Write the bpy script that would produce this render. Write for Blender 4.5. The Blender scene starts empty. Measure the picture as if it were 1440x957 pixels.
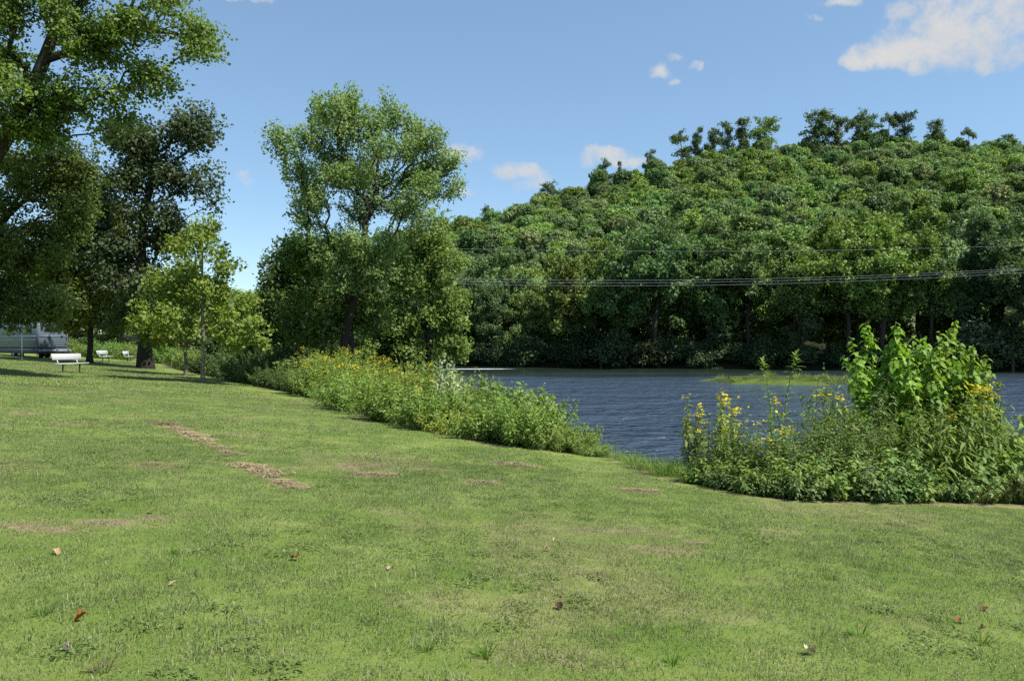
import bpy, math, random
import numpy as np
from mathutils import Matrix, Euler, Vector

rng = np.random.default_rng(7)
random.seed(7)
SC = bpy.context.scene
COL = SC.collection
F, CX, HZ, CZ = 1100.0, 720.0, 478.5, 1.6
R = math.radians

# ------------------------------------------------------------------ terrain
BANK = np.array([(300, 80), (60, 26), (30, 17.5), (15, 13.6), (7.9, 12.1), (3.8, 11.1), (2.7, 12.0), (2.3, 13.6), (1.9, 15.0),
                 (-.3, 16), (-2.2, 18.6), (-4.4, 22), (-7, 28), (-9.2, 31.6), (-12.3, 36.5), (-16, 42), (-21, 50), (-27, 60), (-33, 75),
                 (-38, 110), (-45, 160), (-65, 260), (-200, 900)], float)
WATER = -2.8

def sstep(a, b, x):
    t = np.clip((x - a) / (b - a), 0, 1)
    return t * t * (3 - 2 * t)

def bank_dist(X, Y):
    """signed distance to the lawn's river edge, positive on the river side"""
    X = np.asarray(X, float); Y = np.asarray(Y, float)
    best = np.full(X.shape, 1e9); sg = np.ones(X.shape)
    for a, b in zip(BANK[:-1], BANK[1:]):
        d = b - a; L2 = d @ d
        t = np.clip(((X - a[0]) * d[0] + (Y - a[1]) * d[1]) / L2, 0, 1)
        px, py = X - a[0] - t * d[0], Y - a[1] - t * d[1]
        dd = np.hypot(px, py)
        cr = d[0] * py - d[1] * px
        m = dd < best
        best = np.where(m, dd, best); sg = np.where(m, np.where(cr < 0, 1.0, -1.0), sg)
    return best * sg

def waves(X, Y, s, seed):
    r = np.random.default_rng(seed); o = 0
    for k in range(6):
        a = r.uniform(0, 6.28); f = s * r.uniform(.6, 1.8); p = r.uniform(0, 6.28)
        o = o + np.sin((X * math.cos(a) + Y * math.sin(a)) * f + p)
    return o / 6

SKY_PX = np.array([-600, 200, 400, 560, 600, 640, 690, 720, 760, 800, 850, 900, 950, 1000, 1060, 1130, 1200, 1250, 1300, 1350, 1440, 1600, 2000, 3000])
SKY_PY = np.array([474, 470, 430, 335, 317, 305, 297, 287, 270, 258, 243, 231, 219, 211, 203, 199, 188, 184, 184, 189, 193, 205, 270, 440])
YR, YH = 430.0, 178.0

def lawn(X, Y):
    Xc = np.clip(X, -130, 130); Yc = np.clip(Y, -130, 130)
    return -0.065 * Xc - 0.036 * Yc + .05 * waves(X, Y, .22, 3) * sstep(3, 12, np.hypot(X, Y))

def far_edge(X):
    return 130 - .3 * np.clip(X, -120, 260) + 2.2 * waves(X, X * 0, .12, 9)

def height(X, Y):
    X = np.asarray(X, float); Y = np.asarray(Y, float)
    d = bank_dist(X, Y)
    s = sstep(0, 9, d)
    zn = lawn(X, Y) * (1 - s) - 4.0 * s
    d2 = Y - far_edge(X)
    zf = -4 + 3.3 * sstep(-1, 7, d2) + .5 * waves(X, Y, .1, 5) * sstep(6, 20, d2)
    Yq = np.maximum(Y, 1)
    px = CX + F * X / np.maximum(Yq, YH)
    zr = (HZ - np.interp(px, SKY_PX, SKY_PY)) / F * YR + CZ - 13.5
    t = (Y - YH) / (YR - YH)
    prof = np.where(t < 1, np.clip(t, 0, 1) ** 1.08, 1 - .35 * np.clip((t - 1) / 1.5, 0, 1) ** 1.5)
    hill = np.maximum(zr, 0) * prof + 3.0 * waves(X, Y, .035, 11) * sstep(0, .25, t)
    zf = zf + np.where(Y > YH, np.maximum(hill, 0), 0)
    return np.maximum(zn, zf)

def gz(x, y):
    return float(height(np.array([x]), np.array([y]))[0])

def W(px, py, Y):
    return np.array([(px - CX) / F * Y, Y, CZ - (py - HZ) / F * Y])

def at_ground(px, py):
    """where the view ray through a pixel of the photograph meets the ground"""
    u, v = (px - CX) / F, (py - HZ) / F
    Ys = np.linspace(2, 120, 6000)
    zs = height(u * Ys, Ys)
    k = np.argmax(CZ - v * Ys <= zs)
    return np.array([u * Ys[k], Ys[k], zs[k]])

# ------------------------------------------------------------------ mesh helpers
def mesh_np(name, verts, faces, attrs=None, mats=None, matidx=None, smooth=False):
    """faces: list of integer arrays (n,3) or (n,4); attrs: name -> per-face or per-point values"""
    me = bpy.data.meshes.new(name)
    verts = np.asarray(verts, np.float32).reshape(-1, 3)
    faces = [np.asarray(f, np.int32) for f in faces if len(f)]
    me.vertices.add(len(verts)); me.vertices.foreach_set('co', verts.ravel())
    tot = sum(f.size for f in faces); npoly = sum(len(f) for f in faces)
    me.loops.add(tot); me.loops.foreach_set('vertex_index', np.concatenate([f.ravel() for f in faces]))
    me.polygons.add(npoly)
    cnt = np.concatenate([np.full(len(f), f.shape[1], np.int32) for f in faces])
    st = np.concatenate([[0], np.cumsum(cnt)[:-1]]).astype(np.int32)
    me.polygons.foreach_set('loop_start', st)
    me.polygons.foreach_set('loop_total', cnt)
    if smooth:
        me.polygons.foreach_set('use_smooth', np.ones(npoly, bool))
    for m in (mats or []):
        me.materials.append(m)
    if matidx is not None:
        me.polygons.foreach_set('material_index', np.asarray(matidx, np.int32))
    for k, (dom, val) in (attrs or {}).items():
        a = me.attributes.new(k, 'FLOAT', dom); a.data.foreach_set('value', np.asarray(val, np.float32))
    me.update(calc_edges=True)
    return me

class MB:
    """collects boxes, tubes and lathes into one mesh"""
    def __init__(s): s.v = []; s.q = []; s.t = []; s.n = 0
    def add(s, v, q=(), t=()):
        v = np.asarray(v, float).reshape(-1, 3)
        s.v.append(v)
        if len(q): s.q.append(np.asarray(q) + s.n)
        if len(t): s.t.append(np.asarray(t) + s.n)
        s.n += len(v)
    def box(s, c, size, rot=None, bev=0.0):
        hx, hy, hz = np.array(size) / 2
        b = min(bev, hx * .45, hy * .45, hz * .45)
        if b <= 0:
            v = np.array([(x, y, z) for z in (-hz, hz) for y in (-hy, hy) for x in (-hx, hx)])
            q = [(0, 2, 3, 1), (4, 5, 7, 6), (0, 1, 5, 4), (2, 6, 7, 3), (0, 4, 6, 2), (1, 3, 7, 5)]
        else:
            ring = lambda ax, ay, z: [(-ax + b, -ay, z), (ax - b, -ay, z), (ax, -ay + b, z), (ax, ay - b, z), (ax - b, ay, z), (-ax + b, ay, z), (-ax, ay - b, z), (-ax, -ay + b, z)]
            rows = [[(x * (hx - b) / hx, y * (hy - b) / hy, -hz) for x, y, z in ring(hx, hy, 0)], ring(hx, hy, -hz + b), ring(hx, hy, hz - b), [(x * (hx - b) / hx, y * (hy - b) / hy, hz) for x, y, z in ring(hx, hy, 0)]]
            v = np.array([p for r_ in rows for p in r_])
            q = [(r_ * 8 + i, r_ * 8 + (i + 1) % 8, r_ * 8 + 8 + (i + 1) % 8, r_ * 8 + 8 + i) for r_ in range(3) for i in range(8)]
            q += [(0, 7, 6, 1), (1, 6, 5, 2), (2, 5, 4, 3)]
            q += [(25, 30, 31, 24), (26, 29, 30, 25), (27, 28, 29, 26)]
        if rot is not None:
            v = v @ np.array(Euler(rot).to_matrix()).T
        s.add(v + np.array(c), q)
        return s
    def tube(s, pts, rad, k=6, cap=True):
        v, q = tube_np(np.asarray(pts, float), np.broadcast_to(np.asarray(rad, float), (len(pts),)), k)
        n = len(pts)
        t = []
        if cap:
            t = [(0, i + 1, i) for i in range(1, k - 1)] + [((n - 1) * k, (n - 1) * k + i, (n - 1) * k + i + 1) for i in range(1, k - 1)]
        s.add(v, q, t)
        return s
    def build(s, name, mat, parent=None, smooth=False, attrs=None):
        me = mesh_np(name, np.concatenate(s.v), [np.concatenate(x) for x in (s.q, s.t) if x], mats=[mat], smooth=smooth)
        return link(name, me, parent)

def link(name, data, parent=None):
    o = bpy.data.objects.new(name, data); COL.objects.link(o)
    if parent: o.parent = parent
    return o

def tag(o, label=None, cat=None, group=None, kind=None):
    if label: o['label'] = label
    if cat: o['category'] = cat
    if group: o['group'] = group
    if kind: o['kind'] = kind
    return o

def empty(name, loc, rz=0.0, sc=1.0):
    o = bpy.data.objects.new(name, None); COL.objects.link(o)
    o.location = [float(c) for c in loc]; o.rotation_euler = (0, 0, rz); o.scale = (sc, sc, sc) if np.isscalar(sc) else sc
    o.empty_display_size = .2
    return o

def copy_tree(o, parent=None):
    c = o.copy(); COL.objects.link(c)
    if parent: c.parent = parent
    for k in ('label', 'group'):
        if k in c and parent is None: del c[k]
    for ch in list(o.children):
        copy_tree(ch, c)
    return c

def tube_np(P, rad, k):
    n = len(P)
    T = np.gradient(P, axis=0); T /= np.linalg.norm(T, axis=1, keepdims=True) + 1e-9
    ref = np.array([1.0, 0, 0]) if abs(T[:, 0]).mean() < .7 else np.array([0, 1.0, 0])
    A = np.cross(T, ref); A /= np.linalg.norm(A, axis=1, keepdims=True) + 1e-9
    B = np.cross(T, A)
    an = np.arange(k) * 2 * math.pi / k
    v = P[:, None, :] + rad[:, None, None] * (A[:, None, :] * np.cos(an)[None, :, None] + B[:, None, :] * np.sin(an)[None, :, None])
    i = np.arange(n - 1)[:, None] * k; j = np.arange(k)[None, :]; j2 = (j + 1) % k
    q = np.stack([i + j, i + j2, i + k + j2, i + k + j], -1).reshape(-1, 4)
    return v.reshape(-1, 3), q

def unit(v):
    return v / (np.linalg.norm(v, axis=-1, keepdims=True) + 1e-9)

def leaf_diamonds(C, D, N, L, Wd, fold=.25):
    """one four-cornered leaf for each centre: along D, facing N"""
    D = unit(D); S = unit(np.cross(D, N)); Nn = np.cross(S, D)
    L = L[:, None]; Wd = Wd[:, None]
    b = C - D * L * .5; t = C + D * L * .5
    m = C - D * L * .06 + Nn * Wd * fold
    v = np.stack([b, m + S * Wd * .5, t, m - S * Wd * .5], 1)
    q = np.arange(len(C) * 4).reshape(-1, 4)
    return v.reshape(-1, 3), q

def leaf_strips(B, D, N, L, Wd, droop=.5):
    """longer leaves with a bent midrib: base, two cross sections, tip"""
    D = unit(D); S = unit(np.cross(D, N)); Nn = np.cross(S, D)
    L = L[:, None]; Wd = Wd[:, None]
    down = np.array([0, 0, -1.0])
    def mid(t): return B + D * L * t + down * L * droop * t * t
    m1, m2, tip = mid(.3), mid(.68), mid(1.0)
    v = np.stack([B, m1 + S * Wd * .5 + Nn * Wd * .12, m1, m1 - S * Wd * .5 + Nn * Wd * .12,
                  m2 + S * Wd * .36 + Nn * Wd * .08, m2, m2 - S * Wd * .36 + Nn * Wd * .08, tip], 1)
    o = np.arange(len(B))[:, None] * 8
    q = np.concatenate([o + np.array([[1, 4, 5, 2]]), o + np.array([[2, 5, 6, 3]])])
    t = np.concatenate([o + np.array([[0, 1, 2]]), o + np.array([[0, 2, 3]]), o + np.array([[4, 7, 5]]), o + np.array([[5, 7, 6]])])
    return v.reshape(-1, 3), q, t

# ------------------------------------------------------------------ materials
def newmat(name):
    m = bpy.data.materials.new(name); m.use_nodes = True
    nt = m.node_tree; nt.nodes.clear()
    return m, nt

class NT:
    def __init__(s, nt): s.nt = nt
    def n(s, typ, **kw):
        nd = s.nt.nodes.new(typ)
        for k, v in kw.items(): setattr(nd, k, v)
        return nd
    def l(s, a, b): s.nt.links.new(a, b)
    def val(s, sock, x):
        if hasattr(x, 'is_linked') or isinstance(x, bpy.types.NodeSocket): s.l(x, sock)
        else: sock.default_value = x
    def math(s, op, a, b=0.0, c=None, clamp=False):
        nd = s.n('ShaderNodeMath', operation=op, use_clamp=clamp)
        s.val(nd.inputs[0], a); s.val(nd.inputs[1], b)
        if c is not None: s.val(nd.inputs[2], c)
        return nd.outputs[0]
    def mix(s, f, a, b, blend='MIX'):
        nd = s.n('ShaderNodeMix', data_type='RGBA', blend_type=blend)
        s.val(nd.inputs[0], f); s.val(nd.inputs[6], a); s.val(nd.inputs[7], b)
        return nd.outputs[2]
    def noise(s, vec, scale, detail=3, rough=.55):
        nd = s.n('ShaderNodeTexNoise'); nd.inputs['Scale'].default_value = scale
        nd.inputs['Detail'].default_value = detail; nd.inputs['Roughness'].default_value = rough
        if vec is not None: s.l(vec, nd.inputs['Vector'])
        return nd.outputs['Fac']
    def ramp(s, f, stops):
        nd = s.n('ShaderNodeValToRGB'); cr = nd.color_ramp
        while len(cr.elements) < len(stops): cr.elements.new(.5)
        for e, (p, c) in zip(cr.elements, stops):
            e.position = p; e.color = c if len(c) == 4 else (*c, 1)
        s.l(f, nd.inputs[0])
        return nd.outputs[0]
    def maprange(s, x, a, b, c=0.0, d=1.0, smooth=False):
        nd = s.n('ShaderNodeMapRange', interpolation_type='SMOOTHSTEP' if smooth else 'LINEAR')
        s.l(x, nd.inputs[0])
        for i, k in enumerate((a, b, c, d)): nd.inputs[i + 1].default_value = k
        return nd.outputs[0]
    def attr(s, name, typ='GEOMETRY'):
        nd = s.n('ShaderNodeAttribute', attribute_name=name, attribute_type=typ)
        return nd
    def pos(s): return s.n('ShaderNodeNewGeometry').outputs['Position']
    def principled(s, col, rough=.8, spec=.3, normal=None, metal=0.0):
        p = s.n('ShaderNodeBsdfPrincipled')
        s.val(p.inputs['Base Color'], col); s.val(p.inputs['Roughness'], rough)
        p.inputs['Specular IOR Level'].default_value = spec; p.inputs['Metallic'].default_value = metal
        if normal is not None: s.l(normal, p.inputs['Normal'])
        return p.outputs[0]
    def bump(s, h, strength=.4, dist=.02):
        b = s.n('ShaderNodeBump'); b.inputs['Strength'].default_value = strength; b.inputs['Distance'].default_value = dist
        s.l(h, b.inputs['Height'])
        return b.outputs[0]
    def out(s, surf):
        o = s.n('ShaderNodeOutputMaterial'); s.l(surf, o.inputs['Surface'])

def leaf_material(name, trans=.38, rough=.45, spec=.35, huevar=.03, valvar=.45, instcol=None, gain=1.7):
    """leaf colour comes from the object's own colour, varied leaf by leaf"""
    m, nt = newmat(name); g = NT(nt)
    oi = g.n('ShaderNodeObjectInfo')
    base = g.attr('tint', 'INSTANCER').outputs['Color'] if instcol else oi.outputs['Color']
    rnd = g.attr('rnd').outputs['Fac']
    hs = g.n('ShaderNodeHueSaturation')
    g.l(base, hs.inputs['Color'])
    hh = g.math('ADD', g.math('MULTIPLY', g.math('SUBTRACT', rnd, .5), -huevar), g.math('MULTIPLY', g.math('SUBTRACT', oi.outputs['Random'], .5), huevar * .8))
    g.l(g.math('ADD', hh, .5), hs.inputs['Hue'])
    g.l(g.math('MULTIPLY', g.math('ADD', g.math('MULTIPLY', rnd, valvar), g.math('ADD', g.math('MULTIPLY', oi.outputs['Random'], .24), 1 - valvar / 2 - .12)), gain), hs.inputs['Value'])
    hs.inputs['Saturation'].default_value = 1.0
    col = hs.outputs[0]
    p = g.principled(col, rough, spec)
    t = g.n('ShaderNodeBsdfTranslucent')
    g.l(g.mix(1.0, col, (1.10, 1.16, .60, 1), 'MULTIPLY'), t.inputs['Color'])
    ms = g.n('ShaderNodeMixShader'); ms.inputs[0].default_value = trans
    g.l(p, ms.inputs[1]); g.l(t.outputs[0], ms.inputs[2])
    g.out(ms.outputs[0])
    return m

LEAF = leaf_material('leaf_green', trans=.42, rough=.55, spec=.25)
LEAF_FAR = leaf_material('leaf_distant', gain=1.62, trans=.28, rough=.6, spec=.25, huevar=.035, valvar=.55)
LEAF_HILL = leaf_material('leaf_hillside', gain=1.62, trans=.28, rough=.6, spec=.25, huevar=.035, valvar=.55, instcol=True)
STEM = leaf_material('stem_green', gain=1.0, trans=0.0, rough=.6, spec=.3, huevar=.02, valvar=.2)

def bark_material():
    m, nt = newmat('bark'); g = NT(nt)
    tc = g.n('ShaderNodeTexCoord'); mp = g.n('ShaderNodeMapping'); mp.inputs['Scale'].default_value = (7, 7, 1.6)
    g.l(tc.outputs['Object'], mp.inputs['Vector'])
    f = g.noise(mp.outputs[0], 2.2, 6, .65)
    oi = g.n('ShaderNodeObjectInfo')
    c = g.mix(f, (.45, .42, .38, 1), (1.45, 1.4, 1.35, 1))
    col = g.mix(1.0, oi.outputs['Color'], c, 'MULTIPLY')
    g.out(g.principled(col, .9, .15, g.bump(f, .7, .03)))
    return m
BARK = bark_material()

def simple(name, col, rough=.6, spec=.4, var=.15, scale=6.0, metal=0.0):
    m, nt = newmat(name); g = NT(nt)
    tc = g.n('ShaderNodeTexCoord')
    f = g.noise(tc.outputs['Object'], scale, 4)
    c = g.mix(f, tuple(x * (1 - var) for x in col) + (1,), tuple(min(1, x * (1 + var)) for x in col) + (1,))
    g.out(g.principled(c, rough, spec, g.bump(f, .1, .01), metal))
    return m

def petal_material():
    m, nt = newmat('petal_yellow'); g = NT(nt)
    rnd = g.attr('rnd').outputs['Fac']
    col = g.ramp(rnd, [(0, (.66, .50, .012)), (.5, (.72, .60, .02)), (1, (.68, .64, .06))])
    p = g.principled(col, .6, .2); t = g.n('ShaderNodeBsdfTranslucent'); g.l(col, t.inputs['Color'])
    ms = g.n('ShaderNodeMixShader'); ms.inputs[0].default_value = .3
    g.l(p, ms.inputs[1]); g.l(t.outputs[0], ms.inputs[2]); g.out(ms.outputs[0])
    return m
PETAL = petal_material()

# ------------------------------------------------------------------ dry patches on the lawn
DRY = []   # (x, y, rx, ry, angle, strength)
def dry_px(px, py, wpx, depth, ang=0.0, s=1.0):
    p = at_ground(px, py)
    DRY.append((p[0], p[1], wpx / F * p[1] / 2, depth / 2, ang, s))
for a in [(238, 600, 34, .5, -.5), (262, 610, 40, .5, -.5), (283, 620, 28, .4, -.5), (308, 629, 18, .3, -.5), (320, 636, 20, .3, -.5),
          (345, 655, 34, .5, -.6), (366, 663, 40, .45, -.5), (400, 680, 30, .35, -.4),
          (60, 742, 160, .35, 0, .9), (150, 735, 120, .35, .1, .9), (215, 728, 70, .3, 0, .8), (225, 653, 100, .9, 0, .6), (60, 545, 70, 1.0, 0, .8), (120, 596, 90, 1.2, 0, .6), (30, 580, 70, .9, 0, .7), (340, 588, 80, 1.2, 0, .5),
          (500, 655, 60, .8, -.3, .8), (520, 668, 50, .5, -.3, .9), (600, 660, 80, .5, -.2, .7), (718, 653, 55, .5, -.4, 1.), (672, 677, 50, .35, 0, 1.), (892, 689, 50, .4, 0, 1.),
          (555, 720, 90, .5, 0, .5), (690, 735, 60, .4, 0, .45), (850, 745, 240, .8, 0, .55), (930, 770, 160, .8, 0, .6), (820, 800, 180, .5, 0, .5), (970, 764, 30, .25, 0, .9), (1080, 748, 120, .4, 0, .6), (720, 850, 200, .4, 0, .35),
          (1300, 708, 200, .4, 0, .9), (1420, 712, 140, .4, 0, .9), (1150, 705, 240, .25, 0, .8), (110, 560, 40, .7, 0, .6)]:
    dry_px(*a)

def dryness(X, Y):
    o = np.zeros(np.shape(X))
    n1 = waves(X, Y, 5.5, 21); n2 = waves(X, Y, 13, 22)
    for x, y, rx, ry, a, s in DRY:
        c, sn = math.cos(a), math.sin(a)
        dx, dy = X - x, Y - y
        q = np.sqrt(((dx * c + dy * sn) / rx) ** 2 + ((-dx * sn + dy * c) / ry) ** 2)
        o = np.maximum(o, s * (1 - sstep(.45, 1.25, q + .45 * n1 + .3 * n2)))
    b = bank_dist(X, Y)
    o = np.maximum(o, .55 * np.exp(-((b + .05) / .22) ** 2))
    o = np.maximum(o, .42 * sstep(.05, .45, waves(X, Y, 1.3, 31) + .4 * waves(X, Y, 4.5, 33)))
    return o

# ------------------------------------------------------------------ ground sheet
def build_ground():
    ang = np.concatenate([np.linspace(-52, 52, 620), np.linspace(52, 308, 130)[1:-1]])
    ang = np.radians(ang)
    rad = np.concatenate([np.geomspace(1.2, 60, 230), np.geomspace(60, 620, 120)[1:], np.geomspace(620, 6000, 24)[1:]])
    A, Rr = np.meshgrid(ang, rad)
    X = Rr * np.sin(A); Y = Rr * np.cos(A)
    X, Y = X.ravel(), Y.ravel()
    X = np.append(X, 0.0); Y = np.append(Y, 0.0)
    Z = height(X, Y)
    na, nr = len(ang), len(rad)
    i = np.arange(nr - 1)[:, None] * na; j = np.arange(na)[None, :]; j2 = (j + 1) % na
    q = np.stack([i + j, i + na + j, i + na + j2, i + j2], -1).reshape(-1, 4)
    c = len(X) - 1
    t = np.stack([np.full(na, c), np.arange(na), (np.arange(na) + 1) % na], -1)
    b = bank_dist(X, Y)
    b = np.where(Y > far_edge(X) - 4, 50, b)
    dr = dryness(X, Y)
    m, nt = newmat('lawn_ground'); g = NT(nt)
    pos = g.pos()
    n1 = g.noise(pos, 1.1, 6, .6); n2 = g.noise(pos, 9, 6, .7); n3 = g.noise(pos, 70, 4, .7)
    grass = g.ramp(n2, [(.25, (.13, .175, .035)), (.5, (.17, .215, .05)), (.75, (.21, .235, .07))])
    grass = g.mix(g.maprange(n1, .35, .7), grass, (.085, .145, .02, 1))
    straw = g.ramp(n2, [(.3, (.17, .13, .07)), (.7, (.30, .24, .14))])
    dry = g.attr('dry').outputs['Fac']
    dm = g.maprange(g.math('ADD', dry, g.math('MULTIPLY', g.math('SUBTRACT', n2, .5), .7)), .3, .8)
    lawnc = g.mix(dm, grass, straw)
    fine = g.mix(n3, (.6, .6, .6, 1), (1.35, 1.35, 1.35, 1))
    lawnc = g.mix(1.0, lawnc, fine, 'MULTIPLY')
    dirt = g.ramp(n2, [(.3, (.035, .03, .02)), (.7, (.085, .075, .045))])
    bd = g.attr('bankd').outputs['Fac']
    bm = g.maprange(g.math('ADD', bd, g.math('MULTIPLY', g.math('SUBTRACT', n1, .5), 1.2)), -.1, .5)
    floor = g.ramp(n2, [(.3, (.010, .014, .006)), (.7, (.026, .032, .013))])
    col = g.mix(g.maprange(bd, 20, 30), g.mix(bm, lawnc, dirt), floor)
    g.out(g.principled(col, .95, .1, g.bump(g.math('ADD', n2, g.math('MULTIPLY', n3, .5)), .8, .04)))
    me = mesh_np('ground', np.stack([X, Y, Z], 1), [q, t], attrs={'bankd': ('POINT', b), 'dry': ('POINT', dr)}, mats=[m], smooth=True)
    o = link('ground', me)
    tag(o, 'mown lawn sloping to the river, the riverbed and the wooded hill beyond', 'ground', kind='structure')

build_ground()

# ------------------------------------------------------------------ river
def build_water():
    m, nt = newmat('river_water'); g = NT(nt)
    pos = g.pos()
    def sc(v, x, y):
        mp = g.n('ShaderNodeMapping'); mp.inputs['Scale'].default_value = (x, y, 1); mp.inputs['Rotation'].default_value = (0, 0, R(-9))
        g.l(v, mp.inputs['Vector']); return mp.outputs[0]
    a = g.noise(sc(pos, .75, 1.0), 1.0, 2, .5)
    b = g.noise(sc(pos, 2.6, 3.2), 1.0, 2, .5)
    c = g.noise(sc(pos, .16, .26), 1.0, 3, .5)
    h = g.math('ADD', g.math('MULTIPLY', a, .9), g.math('ADD', g.math('MULTIPLY', b, .13), g.math('MULTIPLY', c, 1.4)))
    bp = g.n('ShaderNodeBump'); bp.inputs['Distance'].default_value = 1.35
    g.l(h, bp.inputs['Height'])
    sp_ = g.n('ShaderNodeSeparateXYZ'); g.l(pos, sp_.inputs[0])
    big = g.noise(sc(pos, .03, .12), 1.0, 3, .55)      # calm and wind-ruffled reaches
    calm = g.maprange(g.math('ADD', sp_.outputs[1], g.math('MULTIPLY', g.math('SUBTRACT', big, .5), 60.0)), 72.0, 112.0, 1.0, .05)
    g.l(g.math('MULTIPLY', calm, g.maprange(big, .3, .65, .75, 1.0)), bp.inputs['Strength'])
    deep = g.mix(g.maprange(g.math('ADD', sp_.outputs[1], g.math('MULTIPLY', g.math('SUBTRACT', big, .5), 50.0)), 86.0, 112.0), g.mix(c, (.030, .047, .070, 1), (.048, .068, .094, 1)), (.016, .026, .017, 1))  # dark green reflection of the bank trees painted into the far water colour
    p = g.n('ShaderNodeBsdfPrincipled')
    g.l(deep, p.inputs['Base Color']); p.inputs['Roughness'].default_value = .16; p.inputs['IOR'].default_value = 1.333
    p.inputs['Specular IOR Level'].default_value = .5
    g.l(bp.outputs[0], p.inputs['Normal'])
    # broken white water where the current runs over a shoal near the far bank
    sep = g.n('ShaderNodeSeparateXYZ'); g.l(pos, sep.inputs[0])
    x, y = sep.outputs[0], sep.outputs[1]
    ex = g.math('POWER', g.math('DIVIDE', g.math('ADD', x, 5.5), 7.5), 2.0)
    ey = g.math('POWER', g.math('DIVIDE', g.math('SUBTRACT', y, 121.0), 1.6), 2.0)
    f = g.math('SUBTRACT', 1.0, g.math('ADD', ex, ey), clamp=True)
    nf = g.noise(sc(pos, .9, 2.5), 1.0, 5, .7)
    fm = g.maprange(g.math('ADD', f, g.math('MULTIPLY', g.math('SUBTRACT', nf, .5), 2.2)), .35, .75)
    fm = g.math('MULTIPLY', fm, g.maprange(f, .02, .2))
    foam = g.principled((.62, .66, .68, 1), .7, .2)
    ms = g.n('ShaderNodeMixShader'); g.l(fm, ms.inputs[0]); g.l(p.outputs[0], ms.inputs[1]); g.l(foam, ms.inputs[2])
    g.out(ms.outputs[0])
    xs = np.linspace(-70, 330, 60); ys = np.linspace(10, 190, 40)
    X, Y = np.meshgrid(xs, ys)
    Z = np.full(X.shape, WATER)
    i = np.arange(39)[:, None] * 60; j = np.arange(59)[None, :]
    q = np.stack([i + j, i + j + 1, i + 60 + j + 1, i + 60 + j], -1).reshape(-1, 4)
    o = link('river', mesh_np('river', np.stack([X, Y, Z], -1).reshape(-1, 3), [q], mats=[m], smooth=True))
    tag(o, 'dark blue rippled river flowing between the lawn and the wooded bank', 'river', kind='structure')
build_water()

# ------------------------------------------------------------------ tree engine
def sample_lobes(r, lobes, n, shell=.55, hole=.0, hs=1.0):
    lobes = np.array([l if len(l) == 7 else (*l, 1.0) for l in lobes], float)
    w = (lobes[:, 3] * lobes[:, 4] * lobes[:, 5]) ** .75 * lobes[:, 6]; w /= w.sum()
    out = []; outc = []
    tot = 0
    ph = int(r.integers(1e6))
    while tot < n:
        k = r.choice(len(lobes), n, p=w)
        d = unit(r.normal(size=(n, 3)))
        rad = (shell + (1 - shell) * r.random(n) ** .8)
        rad = np.where(r.random(n) < .25, r.random(n) ** .5, rad)
        P = lobes[k, :3] + d * lobes[k, 3:6] * rad[:, None]
        if hole > 0:
            nz = waves(P[:, 0] + .7 * P[:, 2], P[:, 1] - .6 * P[:, 2], 1.6 / hs, ph) + waves(P[:, 2], P[:, 0], 1.9 / hs, ph + 1)
            kp = nz > -1 + hole + .35; P = P[kp]; k = k[kp]
        out.append(P); outc.append(lobes[k, :3]); tot += len(P)
    return np.concatenate(out)[:n], np.concatenate(outc)[:n]

def grow(r, trunk, tips, pw=.35, arch=.1):
    """joins every twig tip to the limb that reaches it with the shortest way back to the root"""
    nodes = [np.array(p, float) for p in trunk]; par = [-1] + list(range(len(trunk) - 1))
    pl = [0.0]
    for i in range(1, len(trunk)): pl.append(pl[-1] + float(np.linalg.norm(nodes[i] - nodes[i - 1])))
    # refine trunk
    N = len(trunk) + len(tips) * 3 + 8
    PN = np.zeros((N, 3)); PL = np.zeros(N); PA = np.zeros(N, int); n = len(nodes)
    PN[:n] = nodes; PL[:n] = pl; PA[:n] = par
    tr = np.array(trunk)
    dd = np.min(np.linalg.norm(tips[:, None, :] - tr[None, :, :], axis=2), axis=1)
    order = np.argsort(dd)
    tipnode = np.zeros(len(tips), int)
    tot = PL[len(trunk) - 1] + 1e-6
    for k in order:
        p = tips[k]
        d = np.linalg.norm(PN[:n] - p, axis=1)
        cost = d + pw * PL[:n] + np.where(PN[:n, 2] > p[2] + .3 * d, .6 * d, 0)
        cost[:max(1, len(trunk) // 3)] += tot
        j = int(np.argmin(cost)); a = PN[j]
        D = d[j]
        prev = j
        for t in (.35, .7):
            q = a + (p - a) * t + np.array([0, 0, 1]) * arch * D * math.sin(math.pi * t) * .8 + r.normal(size=3) * .04 * D
            PN[n] = q; PA[n] = prev; PL[n] = PL[prev] + float(np.linalg.norm(q - PN[prev])); prev = n; n += 1
        PN[n] = p; PA[n] = prev; PL[n] = PL[prev] + float(np.linalg.norm(p - PN[prev])); tipnode[k] = n; n += 1
    return PN[:n], PA[:n], tipnode

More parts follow.
